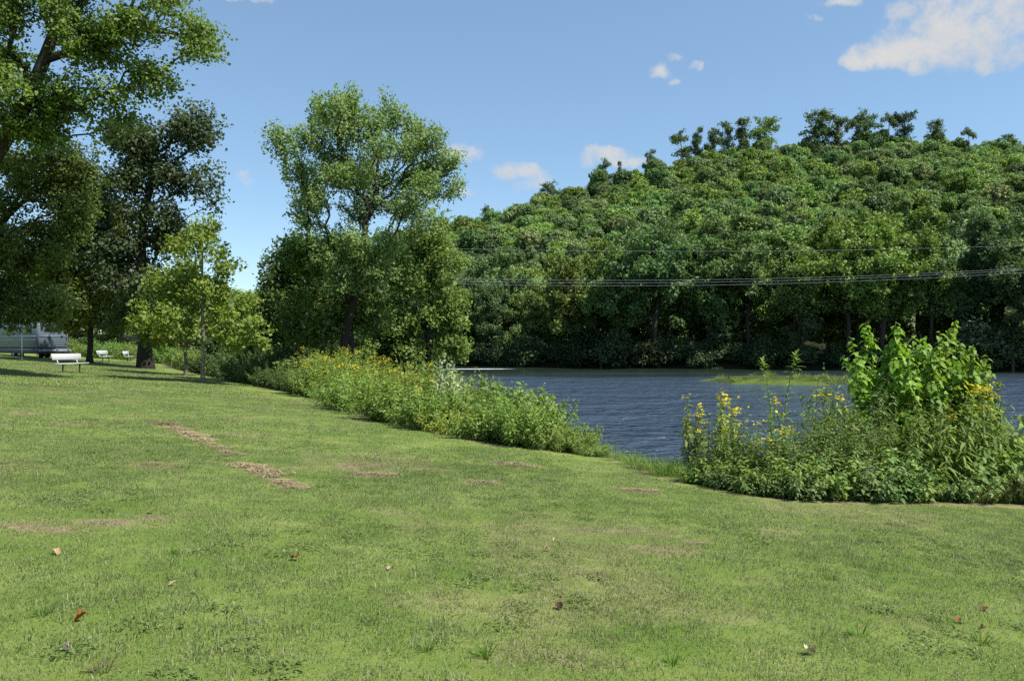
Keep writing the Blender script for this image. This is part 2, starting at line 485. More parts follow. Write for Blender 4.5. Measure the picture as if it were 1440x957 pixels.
def limbs(PN, PA, base_r, tip_r, expo=2.2, minr=0.0):
    n = len(PN)
    acc = np.zeros(n); nch = np.zeros(n, int)
    for i in range(1, n): nch[PA[i]] += 1
    order = np.arange(n)[::-1]
    # children always come after parents
    rr = np.zeros(n)
    for i in order:
        rr[i] = tip_r if nch[i] == 0 else acc[i] ** (1 / expo)
        if PA[i] >= 0: acc[PA[i]] += rr[i] ** expo
    rr *= 1.0
    sc = base_r / max(rr[0], 1e-6)
    rr = np.maximum(tip_r, rr * np.where(rr > tip_r * 1.5, sc, 1)) if sc < 1 else tip_r + (rr - tip_r) * (base_r - tip_r) / max(rr[0] - tip_r, 1e-6)
    best = np.full(n, -1)
    for i in range(1, n):
        if best[PA[i]] < 0 or rr[i] > rr[best[PA[i]]]: best[PA[i]] = i
    V = []; Q = []; off = 0
    starts = [0] + [i for i in range(1, n) if best[PA[i]] != i]
    for s in starts:
        path = [s]
        while best[path[-1]] >= 0: path.append(best[path[-1]])
        if s != 0: path = [PA[s]] + path
        P = PN[path]; rad = rr[path].copy()
        if s != 0: rad[0] = rad[1]
        if rad.max() < minr or len(path) < 2: continue
        k = 9 if rad[0] > base_r * .5 else 5 if rad[0] > base_r * .15 else 3
        v, q = tube_np(P, rad, k)
        V.append(v); Q.append(q + off); off += len(v)
    return np.concatenate(V), np.concatenate(Q), rr

def densify(trunk, r, jit=.02, step=None):
    T = np.array(trunk, float); out = [T[0]]
    for a, b in zip(T[:-1], T[1:]):
        L = np.linalg.norm(b - a); m = max(1, int(L / (step or 1.0)))
        for k in range(1, m + 1):
            out.append(a + (b - a) * k / m + (r.normal(size=3) * jit if k < m else 0))
    return np.array(out)

def clumped(r, lobes, c, fill=1.0):
    """breaks each big lobe of a crown into the smaller leaf clumps it consists of"""
    out = []
    for l in lobes:
        rx, ry, rz = l[3:6]; wt = l[6] if len(l) > 6 else 1.0
        if max(rx, rz) < c * 1.25: out.append((*l[:6], wt)); continue
        n = int(np.clip(fill * wt * (rx * ry * rz) ** (2 / 3) / c ** 2 * 2.1, 3, 60))
        d = unit(r.normal(size=(n, 3))); q = np.where(r.random(n) < .3, r.uniform(.2, .6, n), r.uniform(.68, .95, n))
        for k in range(n):
            s_ = c * r.uniform(.65, 1.2)
            sh = np.maximum(np.array([rx, ry, rz]) - s_ * .6, .15 * np.array([rx, ry, rz]))
            p = np.array(l[:3]) + d[k] * q[k] * sh / .9
            out.append((*p, s_, s_, s_ * .72, 1.0))
    return out

def make_tree(seed, trunk, lobes, n_tips, per_tip, leaf, twig, sigma, base_r, tip_r=.012, shell=.55, hole=0.0, hs=1.0, up=.5,
              minr=0.0, arch=.1, pw=.35, aspect=.62, flare=True, leafmat=None, horiz=.55, outn=.5, clump=0.0, fill=1.0):
    r = np.random.default_rng(seed)
    if clump > 0: lobes = clumped(r, lobes, clump, fill); shell = .35
    T = densify(trunk, r, jit=base_r * .15, step=max(.6, np.linalg.norm(np.array(trunk[-1]) - np.array(trunk[0])) / 14))
    tips, tcen = sample_lobes(r, lobes, n_tips, shell, hole, hs)
    PN, PA, tn = grow(r, T, tips, pw, arch)
    V, Q, rr = limbs(PN, PA, base_r, tip_r, minr=minr)
    if flare:
        z0 = T[0][2]
        k = V[:, 2] < z0 + base_r * 3
        f = 1 + .55 * (1 - np.clip((V[k, 2] - z0) / (base_r * 3), 0, 1)) ** 2
        V[k, :2] = T[0][:2] + (V[k, :2] - T[0][:2]) * f[:, None]
    wood = mesh_np('trunk', V, [Q], mats=[BARK], smooth=True)
    # leafy twigs beyond each tip
    cen = np.mean([l[:3] for l in lobes], axis=0)
    dirs = unit(unit(PN[tn] - PN[PA[PA[tn]]]) * .8 + unit(tips - cen) * .5 + np.array([0, 0, 1.0]) * up + r.normal(size=tips.shape) * .35)
    N = n_tips * per_tip
    idx = np.repeat(np.arange(n_tips), per_tip)
    t = r.random(N) * 1.3 - .45
    C = tips[idx] + dirs[idx] * (t * twig)[:, None] + r.normal(size=(N, 3)) * sigma * (1 - .45 * np.clip(t, 0, 1))[:, None]
    D = unit(dirs[idx] * .5 + r.normal(size=(N, 3)) * .8 + np.array([0, 0, -.25]))
    Nn = unit(r.normal(size=(N, 3)) * (1 - horiz) + np.array([0, 0, 1.0]) * horiz + (unit(tips - tcen) * outn)[idx])
    L = leaf * r.uniform(.65, 1.25, N)
    v, q = leaf_diamonds(C, D, Nn, L, L * aspect * r.uniform(.8, 1.2, N))
    tipr = r.random(n_tips)
    fol = mesh_np('crown', v, [q], attrs={'rnd': ('FACE', np.clip(.55 * r.random(N) + .45 * tipr[idx], 0, 1))}, mats=[leafmat or LEAF])
    return wood, fol

def place_tree(name, meshes, loc, color, bark, label, group=None, rz=0.0, sc=1.0, cat='tree'):
    t = empty(name, loc, rz, sc); tag(t, label, cat, group)
    w = link('trunk', meshes[0], t); w.color = (*bark, 1)
    f = link('crown', meshes[1], t); f.color = (*color, 1)
    return t

def hero(name, seed, Y, base, trunk_px, lobes_px, label, color, bark, **kw):
    """a single tree given by its outline in the photograph and its distance"""
    bx = (base[0] - CX) / F * Y
    bz = gz(bx, Y) - .1
    B = np.array([bx, Y, bz])
    trunk = [np.zeros(3)]
    for q in trunk_px:
        p = W(q[0], q[1], Y) - B
        p[1] += q[2] if len(q) > 2 else 0
        trunk.append(p)
    lobes = []
    s = Y / F
    for l in lobes_px:
        px, py, rx, rz = l[:4]
        dy = l[4] if len(l) > 4 else 0.0
        ry = l[5] if len(l) > 5 else (rx + rz) / 2 * s
        c = W(px, py, Y) - B; c[1] += dy
        lobes.append((*c, rx * s, ry, rz * s, l[6] if len(l) > 6 else 1.0))
    return place_tree(name, make_tree(seed, trunk, lobes, **kw), B, color, bark, label)

BK = (.075, .062, .05)
BKD = (.045, .038, .032)

# the single trees on this side of the river
hero('broadleaf_tree', 101, 30, (-60, 526), [(-52, 380), (-15, 230), (40, 140), (62, 85), (85, 20), (95, -70)],
     [(40, 40, 110, 80), (150, 60, 95, 65), (235, 35, 60, 48), (60, 140, 85, 60), (150, 135, 60, 42), (205, 110, 40, 38), (270, 70, 32, 26), (290, 55, 18, 16),
      (-60, 60, 110, 110), (50, -70, 140, 60), (200, -50, 90, 50), (70, 185, 45, 22), (140, 175, 22, 18), (0, 170, 60, 50)],
     'tall tree with spreading limbs and yellow-green leaves at the upper left corner', (.088, .122, .026), BKD,
     clump=.85, n_tips=1500, per_tip=30, leaf=.145, twig=.7, sigma=.18, base_r=.34, hole=.42, hs=.8, up=.0, aspect=.85, tip_r=.01)
hero('broadleaf_tree', 102, 34, (-45, 520), [(-40, 430), (-10, 340), (30, 270), (50, 220)],
     [(60, 255, 75, 55), (25, 340, 90, 75), (95, 320, 45, 60), (60, 405, 65, 48), (15, 425, 55, 28), (110, 235, 40, 36), (-50, 350, 80, 110), (95, 250, 40, 50), (20, 225, 50, 40), (66, 442, 26, 14), (20, 446, 30, 12), (85, 420, 24, 24)],
     'dense low-hanging tree at the left edge whose boughs droop over the trailer', (.080, .112, .032), BKD,
     clump=.8, n_tips=1300, per_tip=36, leaf=.15, twig=.5, sigma=.2, base_r=.24, hole=.18, up=-.15, aspect=.7)
hero('oak_tree', 103, 53, (205, 517), [(203, 455), (197, 390), (200, 320), (212, 250), (225, 200)],
     [(235, 185, 55, 30), (272, 185, 32, 30), (190, 205, 48, 40), (160, 255, 48, 55), (225, 250, 55, 45), (285, 255, 22, 22), (292, 292, 14, 18), (240, 300, 25, 30),
      (200, 330, 50, 55), (165, 400, 52, 55), (125, 330, 40, 48), (225, 400, 45, 50), (215, 440, 40, 30), (125, 270, 30, 40)],
     'big dark-leaved tree with a thick black trunk standing behind the small bench', (.055, .072, .034), (.03, .026, .024),
     clump=1.35, n_tips=1000, per_tip=34, leaf=.28, twig=1.0, sigma=.32, base_r=.42, hole=.34, hs=1.2, up=.1, tip_r=.018)
hero('young_tree', 104, 36, (285, 541), [(286, 480), (285, 400), (284, 320)],
     [(284, 325, 16, 26), (280, 375, 48, 42), (285, 425, 58, 46), (280, 466, 52, 24), (284, 345, 30, 34), (330, 450, 42, 45), (236, 400, 36, 40), (222, 440, 30, 34), (350, 470, 25, 28), (262, 345, 18, 22), (315, 370, 22, 25)],
     'young tree with slim pale trunk and bright leaves, nearer of the lawn pair', (.130, .178, .036), (.17, .155, .13),
     clump=.48, fill=.8, n_tips=440, per_tip=22, leaf=.18, twig=.5, sigma=.16, base_r=.085, up=.2, hole=.2, aspect=.75, tip_r=.008, flare=True)
hero('young_tree', 105, 44, (261, 527), [(261, 480), (255, 420), (250, 370)],
     [(248, 440, 48, 44), (250, 385, 32, 36), (218, 455, 30, 34), (245, 350, 14, 22), (285, 455, 30, 30)],
     'young tree just behind the nearer sapling, its trunk shorter and half hidden', (.110, .135, .026), (.14, .125, .1),
     clump=.55, fill=.8, n_tips=280, per_tip=22, leaf=.2, twig=.5, sigma=.22, base_r=.09, up=.2, hole=.2, aspect=.75, tip_r=.009)
hero('maple_tree', 106, 38, (474, 500), [(488, 455), (502, 400), (511, 350), (514, 310), (528, 270), (532, 220)],
     [(448, 173, 24, 19, 0.2, .85), (440, 201, 26, 19, -0.1, .85), (417, 223, 22, 19, -2.5, .85), (466, 220, 28, 17, 0.3, .85), (495, 162, 24, 20, -0.2, .85), (492, 194, 29, 18, -0.5, .85), (522, 214, 23, 16, 0.7, .85), (545, 160, 29, 18, 1.3, .85), (557, 194, 22, 16, 1.3, .85), (579, 177, 21, 17, 1.5, .85), (602, 199, 25, 18, 0.5, .85), (591, 235, 27, 20, 1.5, .85), (618, 223, 27, 18, 1.2, .85), (623, 259, 28, 16, 2.0, .85), (604, 273, 22, 15, -1.9, .85), (567, 242, 24, 17, 2.4, .85), (537, 251, 27, 21, 0.7, .85), (503, 246, 25, 18, 0.0, .85), (468, 260, 27, 19, -0.8, .85), (433, 255, 27, 19, -1.4, .85), (417, 272, 26, 20, 2.2, .85), (449, 288, 21, 21, -1.1, .85), (487, 294, 23, 20, 1.9, .85), (520, 283, 29, 19, 0.4, .85), (557, 286, 24, 20, 1.7, .85), (583, 304, 25, 17, -2.0, .85), (604, 312, 28, 21, 0.7, .85), (436, 314, 28, 15, -0.8, .85), (463, 332, 22, 18, 2.1, .85), (520, 184, 21, 17, -0.4, .85), (542, 217, 27, 21, -2.0, .85), (476, 240, 21, 18, 1.1, .85), (581, 260, 26, 19, 2.0, .85), (511, 260, 25, 19, -1.4, .85), (483, 177, 21, 17, -2.6, .85), (568, 214, 22, 19, 0.2, .85), (448, 154, 8, 16, 0, .5), (495, 145, 9, 14, 0, .5), (545, 145, 8, 15, 0, .5), (609, 182, 8, 14, 0, .5), (555, 330, 34, 14, 1, .9), (476, 350, 30, 14, 1, .9), (503, 348, 26, 16, -1.6, .9), (522, 366, 26, 16, -1.3, .9), (480, 372, 28, 17, -1.4, .9), (544, 352, 26, 15, -1.2, .9), (456, 348, 26, 16, -1.0, .9), (498, 398, 26, 16, -1.3, .9), (537, 390, 26, 16, -1.2, .9), (463, 400, 26, 16, -1.2, .9)],
     'tall silvery green maple with leaning trunk rising above the riverside bushes', (.125, .185, .062), (.03, .025, .022),  # bark colour darkened to carry the crown's shade on the trunk
     n_tips=1800, per_tip=27, leaf=.155, twig=.75, sigma=.13, base_r=.21, hole=.1, hs=.9, up=.9, shell=.35, arch=-.05, tip_r=.011, aspect=.6)
hero('maple_tree', 116, 39.5, (500, 512), [(492, 470), (470, 420), (450, 380)],
     [(440, 365, 50, 32), (500, 370, 50, 36), (470, 420, 55, 42), (440, 450, 50, 40), (510, 440, 50, 45), (550, 380, 35, 30)],
     'dark shaded tree filling the space below the tall maple, around its trunk', (.075, .105, .026), BKD,
     clump=.9, n_tips=650, per_tip=34, leaf=.2, twig=.7, sigma=.24, base_r=.2, hole=.3, up=.2)
hero('broadleaf_tree', 107, 46, (420, 520), [(418, 470), (410, 420), (408, 370)],
     [(412, 360, 26, 26), (398, 400, 34, 38), (440, 390, 38, 46), (420, 445, 52, 40), (382, 440, 26, 36), (430, 480, 55, 30), (385, 375, 16, 18)],
     'dark rounded tree between the lawn saplings and the tall maple', (.062, .095, .028), BKD,
     clump=1.0, n_tips=720, per_tip=34, leaf=.22, twig=.7, sigma=.26, base_r=.2, hole=.25, up=.25)
hero('willow_tree', 108, 47, (600, 515), [(602, 470), (605, 420), (606, 360)],
     [(598, 352, 30, 26), (578, 395, 48, 36), (622, 378, 24, 26), (634, 412, 22, 22), (602, 445, 38, 34), (565, 450, 45, 36), (640, 450, 14, 16), (612, 335, 16, 18), (560, 490, 60, 24), (622, 484, 30, 20), (645, 425, 10, 12)],
     'bright yellow-green tree leaning over the river, right of the tall maple', (.108, .152, .036), BKD,
     clump=1.0, n_tips=800, per_tip=34, leaf=.22, twig=.8, sigma=.22, base_r=.2, hole=.28, up=.1)
hero('understory_tree', 109, 57, (126, 508), [(127, 470), (128, 430), (130, 390)],
     [(120, 325, 42, 38), (95, 345, 34, 34), (145, 312, 28, 28), (130, 400, 40, 40), (155, 440, 32, 40), (95, 410, 35, 45), (118, 440, 36, 24), (80, 375, 30, 35)],  # highest lobes added, behind nearer crowns, to shade the trailer
     'yellow-green understory tree behind the benches, left of the thick black trunk', (.115, .130, .022), BKD,
     clump=1.1, n_tips=640, per_tip=32, leaf=.36, twig=1.1, sigma=.45, base_r=.2, hole=.2, up=.2, tip_r=.02)

# ------------------------------------------------------------------ weeds and shrubs
def make_weed(seed, h, stems, spread, leaf, lw, spacing, droop=.3, lean=.2, side=0, side_len=.3, start=.08, strip=False, flowers=0, bloom=.03,
              r_stem=.008, top_leaf=.45, hvar=.3, elev=.35, star=False, panicle=.12, flower_frac=1.0):
    r = np.random.default_rng(seed)
    SM = MB(); LB, LD, LN, LL, LW_ = [], [], [], [], []
    FC, FD, FN = [], [], []
    def leafy(path, l0, sp, st, endscale):
        seg = np.linalg.norm(np.diff(path, axis=0), axis=1); s = np.concatenate([[0], np.cumsum(seg)])
        tot = s[-1]; n = max(2, int(tot * (1 - st) / sp))
        tt = tot * (st + (1 - st) * (np.arange(n) + r.random(n) * .6) / n)
        P = np.stack([np.interp(tt, s, path[:, k]) for k in range(3)], 1)
        ax = unit(path[-1] - path[0])
        a = np.arange(n) * 2.4 + r.random() * 6 + r.normal(size=n) * .3
        ref = unit(np.cross(ax, [.3, .9, .1])); ref2 = np.cross(ax, ref)
        out = np.cos(a)[:, None] * ref + np.sin(a)[:, None] * ref2
        e = elev + r.normal(size=n) * .25
        D = unit(out * np.cos(e)[:, None] + ax * np.sin(e)[:, None])
        N = unit(ax + r.normal(size=(n, 3)) * .3 - D * .2)
        f = tt / tot
        sz = l0 * (1 - (1 - endscale) * np.clip((f - .5) * 2, 0, 1)) * r.uniform(.7, 1.2, n) * np.clip(.55 + f, .6, 1)
        LB.append(P); LD.append(D); LN.append(N); LL.append(sz); LW_.append(sz * lw)
    for k in range(stems):
        a = r.random() * 6.28; q = spread * math.sqrt(r.random())
        b = np.array([math.cos(a) * q * .55, math.sin(a) * q * .55, -.04])
        hh = h * (1 - hvar * r.random() - .25 * (q / max(spread, .01)) * (stems > 3))
        tip = np.array([math.cos(a) * q * 1.25 + r.normal() * lean * .3 * hh, math.sin(a) * q * 1.25 + r.normal() * lean * .3 * hh, hh])
        t = np.linspace(0, 1, 7)[:, None]
        bend = r.normal(size=3) * .05 * hh; bend[2] = 0
        path = b + (tip - b) * t + bend * np.sin(t * math.pi) + (np.array([tip[0] - b[0], tip[1] - b[1], 0]) * .35) * (t * t - t)
        SM.tube(path, np.linspace(r_stem, r_stem * .35, 7), 4, cap=False)
        leafy(path, leaf, spacing, start, top_leaf)
        for j in range(side):
            f = start + (.95 - start) * r.random()
            p = b + (tip - b) * f
            an = r.random() * 6.28; L = side_len * h * (1.15 - f) * r.uniform(.6, 1.2)
            d = unit(np.array([math.cos(an), math.sin(an), .75]))
            tt = np.linspace(0, 1, 4)[:, None]
            sp = p + d * L * tt + np.array([0, 0, .25 * L]) * tt * tt
            SM.tube(sp, np.linspace(r_stem * .5, r_stem * .25, 4), 3, cap=False)
            leafy(sp, leaf * .8, spacing * .8, .1, top_leaf)
        if star:
            n = 14; an = np.arange(n) * 2.4; e = np.linspace(.2, 1.1, n)
            D = np.stack([np.cos(an) * np.cos(e), np.sin(an) * np.cos(e), np.sin(e)], 1)
            LB.append(np.tile(path[-1], (n, 1)) - np.array([0, 0, 1]) * np.linspace(.22, 0, n)[:, None]); LD.append(D)
            LN.append(unit(np.array([0, 0, 1.0]) - D * D[:, 2:3])); s = np.full(n, leaf * .9); LL.append(s); LW_.append(s * lw)
        if flowers and r.random() < flower_frac:
            n = int(flowers * r.uniform(.6, 1.3))
            an = r.random(n) * 6.28; q2 = panicle * np.sqrt(r.random(n))
            c = path[-1] + np.stack([np.cos(an) * q2, np.sin(an) * q2, r.normal(size=n) * panicle * .3 - q2 * .35], 1)
            for p in c[: max(3, n // 2)]:
                SM.tube([path[-1] - np.array([0, 0, panicle * 1.3]), (p + path[-1]) / 2 - np.array([0, 0, panicle * .4]), p], r_stem * .25, 3, cap=False)
            FC.append(c); FN.append(unit(np.array([0, 0, 1.0]) + r.normal(size=(n, 3)) * .5))
    LB, LD, LN = map(np.concatenate, (LB, LD, LN)); LL = np.concatenate(LL); LW_ = np.concatenate(LW_)
    n = len(LB)
    rnd = r.random(n)
    if strip:
        v, q, t = leaf_strips(LB, LD, LN, LL, LW_, droop)
        fol = mesh_np('foliage', v, [q, t], attrs={'rnd': ('FACE', np.concatenate([np.tile(rnd, 2), np.tile(rnd, 4)]))}, mats=[LEAF], smooth=True)
    else:
        D = unit(LD + np.array([0, 0, -droop * .7]))
        v, q = leaf_diamonds(LB + D * LL[:, None] * .5, D, LN, LL, LW_)
        fol = mesh_np('foliage', v, [q], attrs={'rnd': ('FACE', rnd)}, mats=[LEAF])
    sv = np.concatenate(SM.v); sq = np.concatenate(SM.q)
    st = mesh_np('stem', sv, [sq], attrs={'rnd': ('FACE', np.full(len(sq), .5))}, mats=[STEM], smooth=True)
    fl = None
    if FC:
        FC = np.concatenate(FC); FN = np.concatenate(FN); n = len(FC); pet = 6
        A = unit(np.cross(FN, np.array([.31, .2, .93]))); B = np.cross(FN, A)
        an = np.arange(pet) * 2 * math.pi / pet
        D = (A[:, None] * np.cos(an)[None, :, None] + B[:, None] * np.sin(an)[None, :, None] - FN[:, None] * .25).reshape(-1, 3)
        C = np.repeat(FC, pet, 0); L = np.repeat(bloom * r.uniform(.7, 1.3, n), pet)
        v, q = leaf_diamonds(C + D * L[:, None] * .5, D, np.repeat(FN, pet, 0), L, L * .75)
        fl = mesh_np('flower_head', v, [q], attrs={'rnd': ('FACE', np.repeat(r.random(n), pet))}, mats=[PETAL])
    return st, fol, fl

def place_weed(name, meshes, loc, color, label, cat, group=None, rz=0.0, sc=1.0, stemcol=(.10, .12, .035)):
    t = empty(name, loc, rz, sc); tag(t, label, cat, group)
    s = link('stem', meshes[0], t); s.color = (*stemcol, 1)
    f = link('foliage', meshes[1], t); f.color = (*color, 1)
    if meshes[2]: link('flower_head', meshes[2], t)
    return t

ORD = ['first', 'second', 'third', 'fourth', 'fifth', 'sixth', 'seventh', 'eighth', 'ninth', 'tenth', 'eleventh', 'twelfth', 'thirteenth', 'fourteenth',
       'fifteenth', 'sixteenth', 'seventeenth', 'eighteenth', 'nineteenth', 'twentieth'] + ['twenty-' + s for s in
       ['first', 'second', 'third', 'fourth', 'fifth', 'sixth', 'seventh', 'eighth', 'ninth']] + ['thirtieth'] + ['thirty-' + s for s in ['first', 'second', 'third', 'fourth', 'fifth', 'sixth']]

HEDGE = {
    'dark': [make_weed(200 + k, 1.5, 26, .75, .16, .5, .05, side=6, side_len=.3, lean=.3, r_stem=.01) for k in range(2)],
    'goldenrod': [make_weed(210 + k, 1.6, 44, .75, .13, .36, .035, side=5, side_len=.2, lean=.22, flowers=10, flower_frac=.25, bloom=.017, panicle=.09, r_stem=.007) for k in range(3)],
    'leafy': [make_weed(220 + k, 1.4, 40, .78, .165, .46, .044, side=7, side_len=.28, lean=.28, r_stem=.008) for k in range(3)],
    'low': [make_weed(230 + k, 0.75, 44, .8, .12, .45, .035, side=3, side_len=.4, lean=.5, r_stem=.006, droop=.5) for k in range(3)],
    'wispy': [make_weed(240 + k, 1.3, 24, .55, .13, .25, .032, side=3, side_len=.25, lean=.35, r_stem=.006, elev=.7) for k in range(2)],
}
BASEP = ([300, 340, 400, 450, 500, 550, 600, 650, 700, 750, 800, 850, 880, 910, 940], [532, 541, 553, 573, 588, 600, 611, 621, 628, 633, 636, 640, 650, 662, 674])
TOPP = ([300, 340, 400, 420, 450, 480, 520, 560, 600, 625, 650, 690, 720, 770, 810, 840, 870, 900, 940], [480, 485, 500, 508, 497, 494, 500, 512, 524, 520, 534, 548, 548, 572, 588, 610, 634, 648, 664])
def edge_point(px, d):
    """the first place along a column of the view that lies d metres beyond the lawn's river edge"""
    u = (px - CX) / F
    Ys = np.linspace(6, 110, 8000)
    k = int(np.argmax(bank_dist(u * Ys, Ys) >= d))
    return u * Ys[k], Ys[k]
def hedge_pos(px, back):
    return edge_point(px, back)

DK, GR, YG, PALE = (.065, .10, .03), (.120, .172, .036), (.19, .215, .032), (.18, .215, .07)  # DK and the leftmost greens hold the trees' shade in the leaf colour
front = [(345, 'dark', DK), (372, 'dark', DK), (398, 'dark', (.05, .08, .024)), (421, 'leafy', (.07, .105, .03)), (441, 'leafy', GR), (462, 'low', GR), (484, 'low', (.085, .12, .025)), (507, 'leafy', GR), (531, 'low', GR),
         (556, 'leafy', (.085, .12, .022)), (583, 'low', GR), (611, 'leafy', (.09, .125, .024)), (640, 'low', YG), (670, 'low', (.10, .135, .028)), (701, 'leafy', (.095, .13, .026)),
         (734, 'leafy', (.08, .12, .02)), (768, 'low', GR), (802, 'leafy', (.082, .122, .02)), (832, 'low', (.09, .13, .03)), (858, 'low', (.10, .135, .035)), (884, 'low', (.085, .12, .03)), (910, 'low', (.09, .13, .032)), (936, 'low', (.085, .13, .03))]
back = [(360, 'dark', DK), (392, 'dark', DK), (418, 'leafy', (.065, .10, .03)), (436, 'leafy', GR), (452, 'goldenrod', YG), (470, 'goldenrod', (.10, .13, .02)), (488, 'goldenrod', YG), (507, 'goldenrod', (.10, .13, .022)), (527, 'goldenrod', YG), (549, 'goldenrod', YG),
        (570, 'leafy', GR), (590, 'goldenrod', (.10, .135, .025)), (607, 'goldenrod', YG), (636, 'leafy', (.09, .13, .028)), (660, 'wispy', PALE), (686, 'wispy', (.10, .14, .04)), (712, 'leafy', (.085, .13, .024)), (742, 'leafy', (.10, .135, .03)),
        (775, 'wispy', (.10, .14, .035)), (806, 'leafy', (.085, .125, .022)), (835, 'wispy', (.09, .13, .03)), (862, 'low', (.09, .13, .03))]
SAY = {'dark': 'dark shaded shrub', 'goldenrod': 'yellow-topped goldenrod clump', 'leafy': 'leafy upright green shrub', 'low': 'low spreading green shrub', 'wispy': 'wispy thin-leaved weed clump'}
NAME = {'dark': 'shrub', 'goldenrod': 'goldenrod', 'leafy': 'shrub', 'low': 'shrub', 'wispy': 'weed_clump'}
first = {}
def hedge_row(items, is_back):
    cnt = {}
    for i, (px, typ, col) in enumerate(items):
        off = rng.uniform(1.5, 2.4) if is_back else rng.uniform(.35, .7)
        if px > 820: off *= .8
        x, y = hedge_pos(px, off)
        z = gz(x, y)
        top, base = np.interp(px, *TOPP), np.interp(px, *BASEP)
        if not is_back: top = base - (base - top) * (.56 if typ == 'low' else .74)
        want = (CZ - (top + rng.uniform(-7, 9) - HZ) / F * y - z) * (1.17 if px < 640 else 1.28 if px < 790 else 1.0)
        k = int(rng.integers(len(HEDGE[typ]))); me = HEDGE[typ][k]
        s = want / {'dark': 1.35, 'goldenrod': 1.5, 'leafy': 1.3, 'low': .7, 'wispy': 1.15}[typ]
        sx = float(np.clip(s, .6, 1.45)) * (1.0 if px > 560 else 1.12)
        cnt[typ] = cnt.get(typ, 0) + 1
        where = 'in the rear hedge row' if is_back else 'along the lawn edge'
        lab = f"{SAY[typ]}, {ORD[cnt[typ] - 1]} of its kind from the left {where}"
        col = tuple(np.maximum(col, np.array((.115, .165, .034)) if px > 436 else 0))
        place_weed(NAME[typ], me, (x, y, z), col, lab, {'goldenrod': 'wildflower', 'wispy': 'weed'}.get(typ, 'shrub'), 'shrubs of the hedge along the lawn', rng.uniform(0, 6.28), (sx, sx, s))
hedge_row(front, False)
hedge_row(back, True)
# the pale bush with wind-turned leaves standing out of the hedge, its yellow flowers beside it
ybush = make_weed(260, 2.0, 22, .42, .19, .42, .04, side=5, side_len=.2, lean=.15, strip=True, droop=.35, r_stem=.01)
x, y = edge_point(630, 1.3); z = gz(x, y); h = (CZ - (495 - HZ) / F * y - z) / max(v.co.z for v in ybush[1].vertices)
place_weed('pale_bush', ybush, (x, y, z), (.27, .31, .19), 'tall pale silvery bush sticking out of the hedge against the water', 'shrub', None, .4, (h * .8, h * .8, h))
yfl = make_weed(261, 1.8, 7, .35, .12, .3, .05, strip=True, flowers=16, bloom=.045, panicle=.14, lean=.2)
x, y = hedge_pos(603, 1.1); z = gz(x, y); h = CZ - (514 - HZ) / F * y - z
place_weed('wildflower', yfl, (x, y, z), (.085, .125, .025), 'deep yellow wildflower clump beside the pale silvery bush', 'wildflower', None, 0, (h / 1.8 * .9, h / 1.8 * .9, h / 1.75))

# ------------------------------------------------------------------ the tall weeds on the right, at the river's edge
stalk = [make_weed(300 + k, 2.0, 5, .17, .23, .26, .034, strip=True, droop=.45, lean=.10, flowers=9, bloom=.030, panicle=.12, hvar=.3, r_stem=.009, start=.08, top_leaf=.4, elev=.3, side=4, side_len=.14, flower_frac=.6) for k in range(4)]
spire = [make_weed(310 + k, 2.2, 1, .02, .20, .2, .02, strip=True, droop=.35, lean=.05, hvar=0, r_stem=.012, start=.12, top_leaf=.6, elev=.6, star=True) for k in range(2)]
feathery = [make_weed(320 + k, 2.1, 20, .42, .12, .32, .034, side=7, side_len=.2, lean=.2, strip=True, droop=.4, r_stem=.007, elev=.5) for k in range(2)]
sapling = [make_weed(330 + k, 2.4, 7, .38, .12, .85, .023, side=13, side_len=.19, lean=.08, strip=True, droop=.55, r_stem=.014, start=.2, top_leaf=.6, elev=.1, hvar=.2) for k in range(2)]
drooping = [make_weed(340 + k, 1.7, 15, .48, .24, .22, .036, side=2, side_len=.2, lean=.2, strip=True, droop=.75, r_stem=.010, elev=.25) for k in range(2)]
cover = [make_weed(350 + k, .8, 36, .62, .13, .5, .034, side=4, side_len=.35, lean=.4, strip=True, droop=.5, r_stem=.005) for k in range(3)]
vine = [make_weed(360 + k, 1.1, 20, .62, .17, .85, .05, side=3, side_len=.3, lean=.6, strip=True, droop=.5, r_stem=.006, elev=.1) for k in range(2)]
scrub = [make_weed(370 + k, .95, 50, .55, .07, .22, .02, side=5, side_len=.3, lean=.45, r_stem=.004, droop=.3) for k in range(2)]
RB = ([930, 950, 1000, 1050, 1100, 1200, 1300, 1350, 1440, 1600], [680, 688, 695, 700, 704, 706, 707, 710, 714, 720])

def true_height(me):
    return max(float(np.max([v.co.z for v in m.vertices])) for m in me if m)

def right(kind, meshes, px, top, back_m, color, label, cat, unit_h, wide=1.0, group=None, name=None):
    X, Y = edge_point(px, back_m); z = gz(X, Y)
    h = CZ - (top - HZ) / F * Y - z
    me = meshes[int(rng.integers(len(meshes)))]
    s = h / true_height(me)
    return place_weed(name or kind, me, (X, Y, z), color, label, cat, group, rng.uniform(0, 6.28), (min(s, 1.5) * wide, min(s, 1.5) * wide, s))

